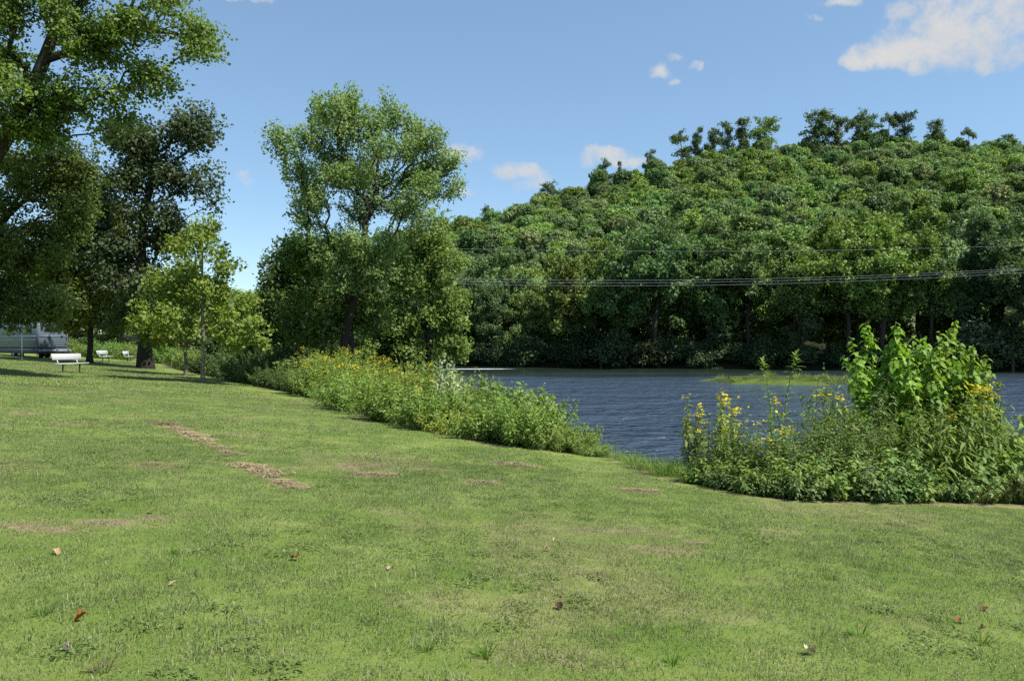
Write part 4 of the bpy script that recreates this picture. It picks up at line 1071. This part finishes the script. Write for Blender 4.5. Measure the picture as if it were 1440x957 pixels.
# ------------------------------------------------------------------ the trailer at the left edge
def make_trailer():
    SIDE = simple('trailer_siding', (.13, .155, .185), .45, .5, .06, 1.5)  # off-white siding, roof and bumper darkened in colour for the boughs' shade
    TRIM = simple('trailer_stripe', (.12, .17, .24), .4, .5, .05)
    SKIRT = simple('trailer_dark_panel', (.055, .065, .085), .6, .4, .15)
    ROOF = simple('trailer_roof', (.20, .22, .24), .6, .3, .08)
    TYRE = simple('tyre_rubber', (.02, .02, .02), .85, .2); RIM = simple('wheel_rim', (.5, .5, .5), .35, .5, .1, 5, .6)
    GL = simple('window_glass', (.03, .035, .04), .08, .6, .05); LAMP = simple('tail_lamp_red', (.16, .02, .018), .3, .5)
    CHR = simple('bumper_metal', (.3, .31, .32), .4, .5, .1, 4, .4)
    fx, fy = -.84, .54        # towards the front of the trailer
    corner = np.array([-37.0, 61.0])
    t = empty('travel_trailer', (corner[0], corner[1], gz(*corner) - .02), math.atan2(fy, fx)); tag(t, 'shade-toned off-white travel trailer with ribbed siding under the boughs at the left edge', 'trailer')
    # local x: forward, local y: towards the camera side (0) and away (-2.4)
    L, Wd = 7.6, 2.4
    sg = 1.0
    mb = MB(); mb.box((L / 2, -Wd / 2 * sg, 2.06), (L, Wd, 2.5), bev=.12)
    for k in range(12):                                   # pressed ribs of the siding
        z = 1.0 + k * .17
        mb.box((L / 2, .004, z), (L - .3, .022, .05), bev=.008); mb.box((-.004, -Wd / 2, z), (.022, Wd - .3, .05), bev=.008)
    mb.build('body', SIDE, t)
    mb = MB(); mb.box((L / 2, -Wd / 2, 3.35), (L - .1, Wd - .1, .1), bev=.04); mb.box((2, -Wd / 2, 3.45), (.7, .6, .14), bev=.04); mb.build('roof', ROOF, t)
    mb = MB(); mb.box((L / 2, .014, 1.74), (L - .28, .016, .09)); mb.box((L / 2, .014, 1.48), (L - .28, .016, .04)); mb.box((-.014, -Wd / 2, 1.74), (.016, Wd - .28, .09)); mb.build('stripe', TRIM, t)
    mb = MB(); mb.box((L / 2 - .2, -Wd / 2, .6), (L - .1, Wd - .04, .42), bev=.03); mb.build('skirt', SKIRT, t)
    mb = MB(); mb.box((-.32, -Wd / 2, .62), (.12, Wd + .04, .16), bev=.02); mb.box((-.15, -.5, .6), (.3, .07, .1)); mb.box((-.15, -1.9, .6), (.3, .07, .1)); mb.build('bumper', CHR, t)
    for (c, s) in [((1.5, .03, 2.35), (1.3, .04, .75)), ((4.6, .03, 2.35), (1.1, .04, .75)), ((-.03, -1.2, 2.45), (.04, 1.4, .7))]:
        fr = MB(); fr.box(c, s, bev=.01); f = fr.build('window', ROOF, t)
        g_ = MB(); o_ = np.array([0, .016, 0]) if s[1] < .1 else np.array([-.016, 0, 0]); g_.box(np.array(c) + o_, tuple(x - .12 if x > .1 else x for x in s)); g_.build('pane', GL, f)
    for y in (-.28, -2.12):
        mb = MB(); mb.box((-.02, y, 1.15), (.05, .09, .16), bev=.01); mb.build('tail_lamp', LAMP, t)
    for x in (3.0, 3.95):
        for y in (-.16, -2.24):
            w = MB(); w.tube([(x, y - .11, .34), (x, y + .11, .34)], .34, 20); wh = w.build('wheel', TYRE, t)
            h = MB(); h.tube([(x, y - .118, .34), (x, y + .118, .34)], .19, 14); h.build('rim', RIM, wh)
    for x in (.5, 6.9):
        j = MB(); j.tube([(x, -.2, -.05), (x, -.2, .45)], .035, 6); j.box((x, -.2, -.02), (.2, .2, .03)); j.build('jack', CHR, t)
make_trailer()
mb = MB(); x = (31 - CX) / F * 55
mb.tube([(0, 0, -.2), (0, 0, 1.75)], .035, 8); mb.tube([(0, 0, 1.75), (0, 0, 1.8)], .05, 8)
mb.tube([(0, 0, -.2), (0, 0, .06)], .08, 8)
o = mb.build('white_post', simple('post_white', (.7, .7, .68), .5, .4)); o.location = (x, 55, gz(x, 55)); tag(o, 'thin white post standing in front of the trailer', 'post')

# ------------------------------------------------------------------ green bar in the river
def build_island():
    m, nt = newmat('island_green'); g = NT(nt)
    n2 = g.noise(g.pos(), 1.8, 5, .6)
    g.out(g.principled(g.ramp(n2, [(.3, (.05, .078, .015)), (.7, (.09, .12, .022))]), .9, .1, g.bump(n2, .6, .1)))
    c0 = W(1108, 537, 84); cx, cy = c0[0], 84.0
    na, nr = 64, 14
    V = []
    for i in range(nr):
        for j in range(na):
            a = 2 * math.pi * j / na; f = i / (nr - 1)
            k = 1 + .12 * math.sin(3 * a + 1) + .08 * math.sin(7 * a) + .05 * math.sin(13 * a + 2) + .03 * math.sin(23 * a)
            V.append((cx + math.cos(a) * 9.2 * f * k, cy + math.sin(a) * 7.0 * f * k, WATER - .15 + .6 * (1 - f ** 4)))
    q = [(i * na + j, (i + 1) * na + j, (i + 1) * na + (j + 1) % na, i * na + (j + 1) % na) for i in range(nr - 1) for j in range(na)]
    o = link('river_island', mesh_np('river_island', V, [np.array(q)], mats=[m], smooth=True))
    tag(o, 'low bright green grassy bar lying in the river', 'island', kind='structure')
    return cx, cy
ICX, ICY = build_island()

# ------------------------------------------------------------------ grass
def grass_mat():
    m, nt = newmat('grass_blade'); g = NT(nt)
    rnd = g.attr('rnd').outputs['Fac']
    dry = g.attr('dry', 'INSTANCER').outputs['Fac']
    n1 = g.noise(g.pos(), 1.1, 4, .6); n2 = g.noise(g.pos(), 5, 4, .6)
    green = g.ramp(rnd, [(0, (.125, .185, .044)), (.35, (.172, .228, .066)), (.7, (.235, .28, .105)), (.9, (.33, .33, .16)), (1, (.41, .38, .24))])
    green = g.mix(g.maprange(n1, .35, .7), green, g.mix(.35, green, (.12, .18, .035, 1)))
    straw = g.ramp(rnd, [(0, (.16, .13, .065)), (.5, (.28, .22, .125)), (1, (.36, .29, .18))])
    k = g.maprange(g.math('ADD', g.math('ADD', dry, g.math('MULTIPLY', g.math('SUBTRACT', rnd, .5), .5)), g.math('MULTIPLY', g.math('SUBTRACT', n2, .5), .8)), .35, .62)
    col = g.mix(k, green, straw)
    p = g.principled(col, .5, .3); t = g.n('ShaderNodeBsdfTranslucent'); g.l(col, t.inputs['Color'])
    ms = g.n('ShaderNodeMixShader'); ms.inputs[0].default_value = .42
    g.l(p, ms.inputs[1]); g.l(t.outputs[0], ms.inputs[2]); g.out(ms.outputs[0])
    return m
GRASS = grass_mat()
def blades(r, n, half, h0, h1, w, lean=.6):
    b = np.stack([r.uniform(-half, half, n), r.uniform(-half, half, n), np.full(n, -.012)], 1)
    h = r.uniform(h0, h1, n) * np.where(r.random(n) < .04, 1.5, 1.0)
    a = r.uniform(0, 6.28, n); ln = np.abs(r.normal(size=n)) * lean
    d = np.stack([np.cos(a) * ln, np.sin(a) * ln, np.ones(n)], 1); d = unit(d)
    s = np.stack([-np.sin(a + r.normal(size=n)), np.cos(a), np.zeros(n)], 1); s = unit(s)
    W_ = w * r.uniform(.7, 1.3, n)[:, None]
    hh = h[:, None]
    m = b + d * hh * .55; tip = b + d * hh - np.array([0, 0, 1]) * hh * .22 * ln[:, None] + np.stack([np.cos(a), np.sin(a), 0 * a], 1) * hh * .15
    v = np.stack([b - s * W_ * .5, b + s * W_ * .5, m + s * W_ * .42, m - s * W_ * .42, tip], 1).reshape(-1, 3)
    o_ = np.arange(n)[:, None] * 5
    q = o_ + np.array([[0, 1, 2, 3]]); t = o_ + np.array([[3, 2, 4]])
    rd = r.random(n)
    return v, q, t, np.concatenate([rd, rd])
def grass_patch(seed, n, half, h0, h1, w):
    r = np.random.default_rng(seed)
    v, q, t, rd = blades(r, n, half, h0, h1, w)
    me = mesh_np('grass_patch', v, [q, t], attrs={'rnd': ('FACE', rd)}, mats=[GRASS])
    return bpy.data.objects.new(f'grass_kind_{seed:03d}', me)
gsrc = [grass_patch(800 + k, 900, .30, .018, .048, .0046) for k in range(5)] + [grass_patch(810 + k, 850, .62, .02, .05, .010) for k in range(4)] + [grass_patch(820 + k, 700, 1.3, .03, .065, .024) for k in range(3)]
def clover_patch(seed):
    r = np.random.default_rng(seed); n = 70
    a = r.uniform(0, 6.28, n); q = .13 * np.sqrt(r.random(n))
    b = np.stack([np.cos(a) * q, np.sin(a) * q, r.uniform(.018, .045, n)], 1)
    D = unit(r.normal(size=(n, 3)) * np.array([1, 1, .25])); N = unit(r.normal(size=(n, 3)) * .35 + np.array([0, 0, 1.0]))
    v, qd = leaf_diamonds(b, D, N, r.uniform(.016, .034, n), r.uniform(.014, .024, n), .15)
    return bpy.data.objects.new(f'grass_kind_{seed:03d}', mesh_np('clover_patch', v, [qd], attrs={'rnd': ('FACE', r.random(n) * .55)}, mats=[GRASS]))
gsrc += [clover_patch(840), clover_patch(841)]
def long_patch(seed):
    r = np.random.default_rng(seed)
    v, q, t, rd = blades(r, 70, .12, .045, .10, .0052, .8)
    return bpy.data.objects.new(f'grass_kind_{seed:03d}', mesh_np('grass_patch', v, [q, t], attrs={'rnd': ('FACE', rd)}, mats=[GRASS]))
gsrc += [long_patch(844), long_patch(845)]
def grid_pts(y0, y1, step, umax, umin=-.75):
    out = []
    y = y0
    while y < y1:
        x = umin * y - .5
        while x < umax * y + .5:
            out.append((x, y)); x += step
        y += step
    P = np.array(out); return P + rng.uniform(-.35, .35, P.shape) * step
def grass_layer():
    P, I = [], []
    for (y0, y1, st, i0, nk) in [(2.6, 13, .40, 0, 5), (13, 27, .85, 5, 4), (27, 68, 1.8, 9, 3)]:
        p = grid_pts(y0, y1, st, .75); P.append(p); I.append(i0 + rng.integers(0, nk, len(p)))
    p = grid_pts(2.6, 16, .44, .75); w_ = waves(p[:, 0], p[:, 1], 1.7, 61); p = p[w_ > .12]; P.append(p); I.append(12 + rng.integers(0, 2, len(p)))
    p = grid_pts(2.6, 18, .46, .75); w_ = waves(p[:, 0], p[:, 1], 1.2, 63); p = p[w_ > .02]; P.append(p); I.append(14 + rng.integers(0, 2, len(p)))
    P = np.concatenate(P); I = np.concatenate(I)
    b = bank_dist(P[:, 0], P[:, 1])
    k = (b < np.where(I < 5, -.25, np.where(I < 9, -.5, -1.0))); P, I = P[k], I[k]
    n = len(P); Z = height(P[:, 0], P[:, 1]); e = .15
    gx = (height(P[:, 0] + e, P[:, 1]) - Z) / e; gy = (height(P[:, 0], P[:, 1] + e) - Z) / e
    rot = np.zeros((n, 3))
    for i in range(n):
        nv = Vector((-gx[i], -gy[i], 1)).normalized()
        q = Vector((0, 0, 1)).rotation_difference(nv).to_matrix() @ Matrix.Rotation(rng.uniform(0, 6.28), 3, 'Z')
        rot[i] = q.to_euler()
    dr = dryness(P[:, 0], P[:, 1])
    lush = waves(P[:, 0], P[:, 1], .9, 41)
    zs = (1 - .35 * np.clip(dr, 0, 1)) * (1 + .35 * np.clip(lush, -1, 1)) * rng.uniform(.85, 1.15, n)
    # the island carries longer, brighter grass
    na = 520; a = rng.uniform(0, 6.28, na); q = np.sqrt(rng.random(na)) * .97
    IP = np.stack([ICX + np.cos(a) * 8.8 * q, ICY + np.sin(a) * 6.6 * q, WATER - .15 + .6 * (1 - q ** 4)], 1)
    Pt = np.concatenate([np.stack([P[:, 0], P[:, 1], Z], 1), IP])
    rot = np.concatenate([rot, np.stack([0 * a, 0 * a, a], 1)])
    sc = np.concatenate([np.stack([np.ones(n), np.ones(n), zs], 1), np.stack([np.full(na, 1.3), np.full(na, 1.3), rng.uniform(2.5, 6.5, na)], 1)])
    I = np.concatenate([I, rng.integers(0, 5, na)])
    dr = np.concatenate([dr, rng.uniform(-.5, .45, na)])
    o = scatter_object('grass', Pt, rot, sc, I, gsrc, {'dry': dr})
    tag(o, 'short mown grass with yellowed patches covering the sloping lawn', 'grass', kind='stuff')
    print('grass patches', len(Pt))
grass_layer()

# taller tufts in the lawn and along the water gap
def tuft_mesh(seed, n, rad, h, w, lean=.45):
    r = np.random.default_rng(seed)
    a = r.uniform(0, 6.28, n); q = rad * np.sqrt(r.random(n)) * .5
    b = np.stack([np.cos(a) * q, np.sin(a) * q, np.full(n, -.02)], 1)
    D = unit(np.stack([np.cos(a) * lean, np.sin(a) * lean, np.ones(n)], 1) + r.normal(size=(n, 3)) * .2)
    L = h * r.uniform(.5, 1.15, n)
    v, qd, t = leaf_strips(b, D, unit(np.cross(D, np.stack([-np.sin(a), np.cos(a), 0 * a], 1)) + 1e-6), L, np.full(n, w) * r.uniform(.7, 1.3, n), .25)
    rd = r.random(n)
    return mesh_np('grass_tuft', v, [qd, t], attrs={'rnd': ('FACE', np.concatenate([np.tile(rd, 2), np.tile(rd, 4)]))}, mats=[LEAF], smooth=True)
TUFT = [tuft_mesh(850 + k, 26, .06, .15, .008) for k in range(3)]; TALL = [tuft_mesh(860 + k, 90, .35, .55, .012, .35) for k in range(3)]
for px, py, s, c, lab in [(682, 925, 1.0, (.07, .13, .02), 'dark taller grass tuft at the bottom of the lawn, near the middle'), (1208, 893, 1.1, (.065, .12, .02), 'dark taller grass tuft at the lower right of the lawn'), (1380, 905, 1.1, (.065, .12, .02), 'coarse grass tuft in the lower right corner beside a flat weed'),
                          (945, 935, .9, (.08, .14, .022), 'small grass tuft at the bottom edge, right of the middle'), (60, 865, .9, (.075, .13, .025), 'grass tuft at the lower left, beside a brown leaf'), (245, 780, .8, (.08, .15, .02), 'bright small grass tuft on the left lawn'), (1170, 815, .8, (.08, .14, .022), 'small grass tuft on the right lawn'), (600, 915, .8, (.075, .13, .022), 'small grass tuft left of the dark taller one'),
                          (145, 945, 1.0, (.11, .09, .05), 'tuft of dead brown grass at the bottom left corner')]:
    p = at_ground(px, py)
    o = link('grass_tuft', TUFT[int(rng.integers(3))]); o.location = p; o.scale = (s,) * 3; o.rotation_euler = (0, 0, rng.uniform(0, 6)); o.color = (*c, 1)
    tag(o, lab, 'grass tuft', 'taller tufts in the lawn')
for k, px in enumerate([760, 790, 822, 846, 868, 884, 898, 912, 926, 940, 954, 968, 1330, 1365, 1410]):
    x, y = edge_point(px, rng.uniform(-.05, .35))
    o = link('tall_grass', TALL[k % 3]); o.location = (x, y, gz(x, y)); s = rng.uniform(.6, 1.0) if px < 1000 else rng.uniform(.4, .6); o.scale = (s,) * 3; o.rotation_euler = (0, 0, rng.uniform(0, 6)); o.color = (*[(.10, .15, .04), (.12, .155, .05), (.09, .14, .035)][k % 3], 1)
    tag(o, f'tall loose grass clump, {ORD[k]} from the left along the lawn edge by the water gap', 'tall grass', 'tall grass at the lawn edge', 'thing')

for k in range(18):
    a = rng.uniform(0, 6.28); q = math.sqrt(rng.random()) * .93
    o = link('marsh_grass', TALL[k % 3]); o.location = (ICX + math.cos(a) * 8.6 * q, ICY + math.sin(a) * 6.0 * q, WATER - .18 + .6 * (1 - q ** 4)); s = rng.uniform(1.0, 1.9); o.scale = (s * 1.5, s * 1.5, s); o.rotation_euler = (0, 0, rng.uniform(0, 6)); o.color = (*[(.11, .15, .03), (.13, .16, .035), (.08, .12, .025)][k % 3], 1)
    tag(o, 'clump of marsh grass growing on the green bar in the river', 'marsh grass', 'marsh grass on the green bar', 'thing')

# dry clippings left by the mower: heaps of loose straw
STRAW = leaf_material('dry_straw', gain=.95, trans=.1, rough=.8, spec=.1, huevar=.02, valvar=.6)
def straw_mesh(seed, n, rx, ry, hz):
    r = np.random.default_rng(seed)
    a = r.uniform(0, 6.28, n); q = r.random(n) ** .62 * (1 + .35 * np.sin(3 * a + seed) + .2 * np.sin(7 * a))
    b = np.stack([np.cos(a) * q * rx, np.sin(a) * q * ry, hz * (1 - np.clip(q, 0, 1) ** 2) * r.random(n) + .01], 1)
    D = unit(r.normal(size=(n, 3)) * np.array([1, 1, .3])); N = unit(r.normal(size=(n, 3)) * .6 + np.array([0, 0, 1.0]))
    L = r.uniform(.03, .10, n)
    v, qd = leaf_diamonds(b, D, N, L, np.full(n, .007), .1)
    return mesh_np('clippings', v, [qd], attrs={'rnd': ('FACE', r.random(n))}, mats=[STRAW])
CL = [straw_mesh(870 + k, 1300, .5, .2, .04) for k in range(3)]
clip = [(226, 596, 1.3, 'darkest heap of dry clippings at the top of the slanting row'), (245, 603, 1.2, 'second heap down the slanting row of clippings'), (266, 611, 1.2, 'third heap down the slanting row of clippings'), (283, 619, 1.1, 'fourth heap down the slanting row of clippings'),
        (307, 629, .8, 'small heap in the gap of the slanting row'), (321, 637, .8, 'pale small heap below the gap of the slanting row'), (344, 656, 1.1, 'heap in the lower half of the slanting row'), (368, 664, 1.2, 'wide heap in the lower half of the slanting row'), (401, 681, 1.0, 'last heap at the foot of the slanting row'),
        (716, 653, 1.0, 'dry clippings strip near the middle of the hedge foot'), (672, 678, .8, 'short clippings strip in front of the hedge'), (892, 690, .8, 'small clippings heap left of the right-hand weeds'), (972, 764, .35, 'small pale clump on the lawn below the right-hand weeds'), (1322, 702, .8, 'dead brown litter at the foot of the right-hand weeds'), (520, 668, .9, 'clippings strip on the lawn below the goldenrod')]
for k, (px, py, s, lab) in enumerate(clip):
    p = at_ground(px, py)
    o = link('clippings_heap', CL[k % 3]); o.location = p; o.scale = (s, s, s * .8); o.rotation_euler = (0, 0, rng.uniform(-.3, .3) + (-.7 if px < 420 else 0)); o.color = ((.20, .15, .085, 1) if k == 0 or px == 1322 else (.33, .26, .155, 1))
    tag(o, lab, 'clippings', 'heaps of dry clippings on the lawn', 'thing')

# fallen leaves
def dead_leaf(seed, curl):
    r = np.random.default_rng(seed)
    n = 22; V = [(0, 0, 0)]; 
    for j in range(n):
        a = 2 * math.pi * j / n
        rad = .05 * (1 + .38 * abs(math.sin(2.5 * a)) ** .7 * (1 if j % 2 else .75)) * (1.3 if abs(a - math.pi / 2) < .5 else 1)
        V.append((math.cos(a) * rad, math.sin(a) * rad * 1.15, 0))
    ring = [(x * .5, y * .5, 0) for x, y, z in V[1:]]
    V = [V[0]] + ring + V[1:]
    V = np.array(V)
    V[:, 2] = curl * (V[:, 0] ** 2 * 9 + .25 * V[:, 1]) + r.normal(size=len(V)) * .003 + .014
    t = [(0, 1 + j, 1 + (j + 1) % n) for j in range(n)]; q = [(1 + j, 1 + n + j, 1 + n + (j + 1) % n, 1 + (j + 1) % n) for j in range(n)]
    return mesh_np('fallen_leaf', V, [q, t], attrs={'rnd': ('FACE', r.random(2 * n))}, mats=[STRAW], smooth=True)
DL = [dead_leaf(880 + k, c) for k, c in enumerate((1.6, 2.6, .8))]
for k, (px, py, s, c, lab) in enumerate([(415, 788, 1.15, (.32, .13, .04), 'curled orange-brown leaf lying on the lawn left of the middle'), (111, 875, .9, (.28, .10, .03), 'reddish brown leaf at the lower left of the lawn'), (257, 885, .9, (.38, .26, .14), 'tan leaf at the lower left, right of the reddish one'), (787, 857, .8, (.07, .04, .03), 'small dark brown leaf below the middle of the lawn'),
        (1140, 922, 1.05, (.48, .36, .28), 'pale pinkish leaf at the lower right of the lawn'), (1385, 859, .7, (.14, .06, .03), 'dark reddish leaf near the right edge of the lawn'), (1348, 877, .6, (.36, .11, .04), 'small red-orange leaf near the right edge'), (1380, 889, .7, (.38, .28, .17), 'tan leaf just below the dark reddish one at the right'), (547, 802, .6, (.42, .30, .24), 'small pinkish leaf on the lawn near the curled orange one'),
        (80, 781, .9, (.40, .27, .15), 'tan leaf on the left lawn below the dry streak'), (770, 775, .7, (.40, .26, .18), 'small tan leaf in the dry patch near the middle'), (212, 722, .9, (.34, .14, .05), 'orange leaf on the dry streak at the left'), (95, 917, .7, (.14, .12, .10), 'greyish brown leaf at the bottom left of the lawn'), (780, 762, .5, (.45, .36, .2), 'tiny yellowish leaf above the small tan one'), (242, 824, .6, (.38, .29, .2), 'small beige leaf on the lower left lawn'), (275, 835, .6, (.36, .26, .16), 'small buff leaf right of the beige one')]):
    p = at_ground(px, py)
    o = link('fallen_leaf', DL[k % 3]); o.location = p + np.array([0, 0, .018]); o.scale = (s * .46,) * 3; o.rotation_euler = (rng.uniform(-.15, .25), rng.uniform(-.2, .2), rng.uniform(0, 6.28)); o.color = (*[q_ * .75 for q_ in c], 1)
    tag(o, lab, 'leaf', 'fallen leaves on the lawn')

# ------------------------------------------------------------------ light, sky, camera
SUN = Vector((.80, -.34, 0)).normalized() * math.cos(R(57)) + Vector((0, 0, math.sin(R(57))))
sl = bpy.data.lights.new('sun', 'SUN'); sl.energy = 4.6; sl.angle = R(.53); sl.color = (1, .97, .925)
so = link('sun', sl); so.rotation_euler = SUN.to_track_quat('Z', 'Y').to_euler()

w = bpy.data.worlds.new('World'); SC.world = w; w.use_nodes = True
nt = w.node_tree; nt.nodes.clear(); g = NT(nt)
sky = g.n('ShaderNodeTexSky', sky_type='NISHITA'); sky.sun_disc = False; sky.sun_elevation = R(57); sky.sun_rotation = math.atan2(SUN.x, SUN.y)
sky.altitude = 200; sky.air_density = .8; sky.dust_density = .25; sky.ozone_density = 1.0
tc = g.n('ShaderNodeTexCoord'); sep = g.n('ShaderNodeSeparateXYZ'); g.l(tc.outputs['Generated'], sep.inputs[0])
dx, dy, dz = sep.outputs
yy = g.math('MAXIMUM', dy, .02)
u = g.math('DIVIDE', dx, yy); v = g.math('DIVIDE', dz, yy)
CL_ = [(1335, 35, 75, 45), (1290, 62, 62, 30), (1248, 76, 48, 20), (1208, 86, 24, 11), (1385, 60, 55, 36), (1378, 92, 20, 14), (1330, 84, 48, 18), (1425, 18, 50, 36), (1268, 20, 22, 16), (1290, 95, 28, 9), (1258, 40, 14, 10),
       (732, 240, 30, 14), (712, 233, 17, 9), (752, 254, 19, 12), (738, 264, 14, 8), (855, 218, 30, 11), (830, 226, 15, 9), (880, 226, 24, 8), (650, 218, 24, 13), (652, 267, 17, 5), (700, 284, 12, 6), (345, 248, 12, 11),
       (928, 99, 16, 7), (947, 112, 8, 6), (950, 82, 13, 5), (982, 90, 9, 6), (1185, 2, 26, 6), (1143, 20, 7, 5), (345, 0, 34, 5)]
wn1 = g.noise(tc.outputs['Generated'], 22, 6, .6)
mp_ = g.n('ShaderNodeMapping'); mp_.inputs['Location'].default_value = (3.1, 7.7, 1.3); g.l(tc.outputs['Generated'], mp_.inputs['Vector'])
wn2 = g.noise(mp_.outputs[0], 22, 6, .6)
u = g.math('ADD', u, g.math('MULTIPLY', g.math('SUBTRACT', wn1, .5), .055)); v = g.math('ADD', v, g.math('MULTIPLY', g.math('SUBTRACT', wn2, .5), .035))
best = None
for px, py, rx, ry in CL_:
    a = g.math('DIVIDE', g.math('SUBTRACT', u, (px - CX) / F), rx / F * 1.25); b = g.math('DIVIDE', g.math('SUBTRACT', v, (HZ - py) / F), ry / F * 1.25)
    f = g.math('SUBTRACT', 1.0, g.math('ADD', g.math('MULTIPLY', a, a), g.math('MULTIPLY', b, b)))
    if rx < 20: f = g.math('MULTIPLY', f, .5)
    best = f if best is None else g.math('SMOOTH_MAX', best, f, .35)
best = g.math('MULTIPLY', best, g.maprange(dy, .0, .1))
n1 = g.noise(tc.outputs['Generated'], 30, 9, .68); n2 = g.noise(tc.outputs['Generated'], 12, 4, .55)
m_ = g.maprange(g.math('ADD', best, g.math('MULTIPLY', g.math('SUBTRACT', n1, .5), 4.0)), -.35, 1.45, smooth=True)
m_ = g.math('MULTIPLY', m_, g.maprange(best, -.3, .35, smooth=True))
m_ = g.math('MULTIPLY', m_, .93)
shade = g.ramp(n2, [(.3, (.30, .33, .37)), (.62, (.40, .39, .375))])
bg1 = g.n('ShaderNodeBackground'); g.l(g.mix(.42, g.mix(1.0, sky.outputs[0], (.97, 1.04, .965, 1), 'MULTIPLY'), (1.12, 1.88, 3.0, 1)), bg1.inputs['Color']); bg1.inputs['Strength'].default_value = .118
bg2 = g.n('ShaderNodeBackground'); g.l(shade, bg2.inputs['Color']); bg2.inputs['Strength'].default_value = 1.0
ms = g.n('ShaderNodeMixShader'); g.l(m_, ms.inputs[0]); g.l(bg1.outputs[0], ms.inputs[1]); g.l(bg2.outputs[0], ms.inputs[2])
wo = g.n('ShaderNodeOutputWorld'); g.l(ms.outputs[0], wo.inputs['Surface'])

cam = bpy.data.cameras.new('camera'); co = link('camera', cam)
cam.sensor_width = 36; cam.lens = 36 * F / 1440; cam.clip_end = 20000; cam.clip_start = .1
co.location = (0, 0, CZ); co.rotation_euler = (R(90), 0, 0)
SC.camera = co
SC.view_settings.view_transform = 'Standard'; SC.view_settings.look = 'None'
SC.view_settings.gamma = 1.0; SC.view_settings.use_curve_mapping = False
SC.view_settings.exposure = 0.88
SC.cycles.sample_clamp_direct = 1.3; SC.cycles.sample_clamp_indirect = 1.5
SC.cycles.max_bounces = 8; SC.cycles.diffuse_bounces = 4; SC.cycles.glossy_bounces = 2; SC.cycles.transmission_bounces = 3; SC.cycles.transparent_max_bounces = 6
SC.cycles.caustics_reflective = False; SC.cycles.caustics_refractive = False
SC.cycles.use_denoising = False
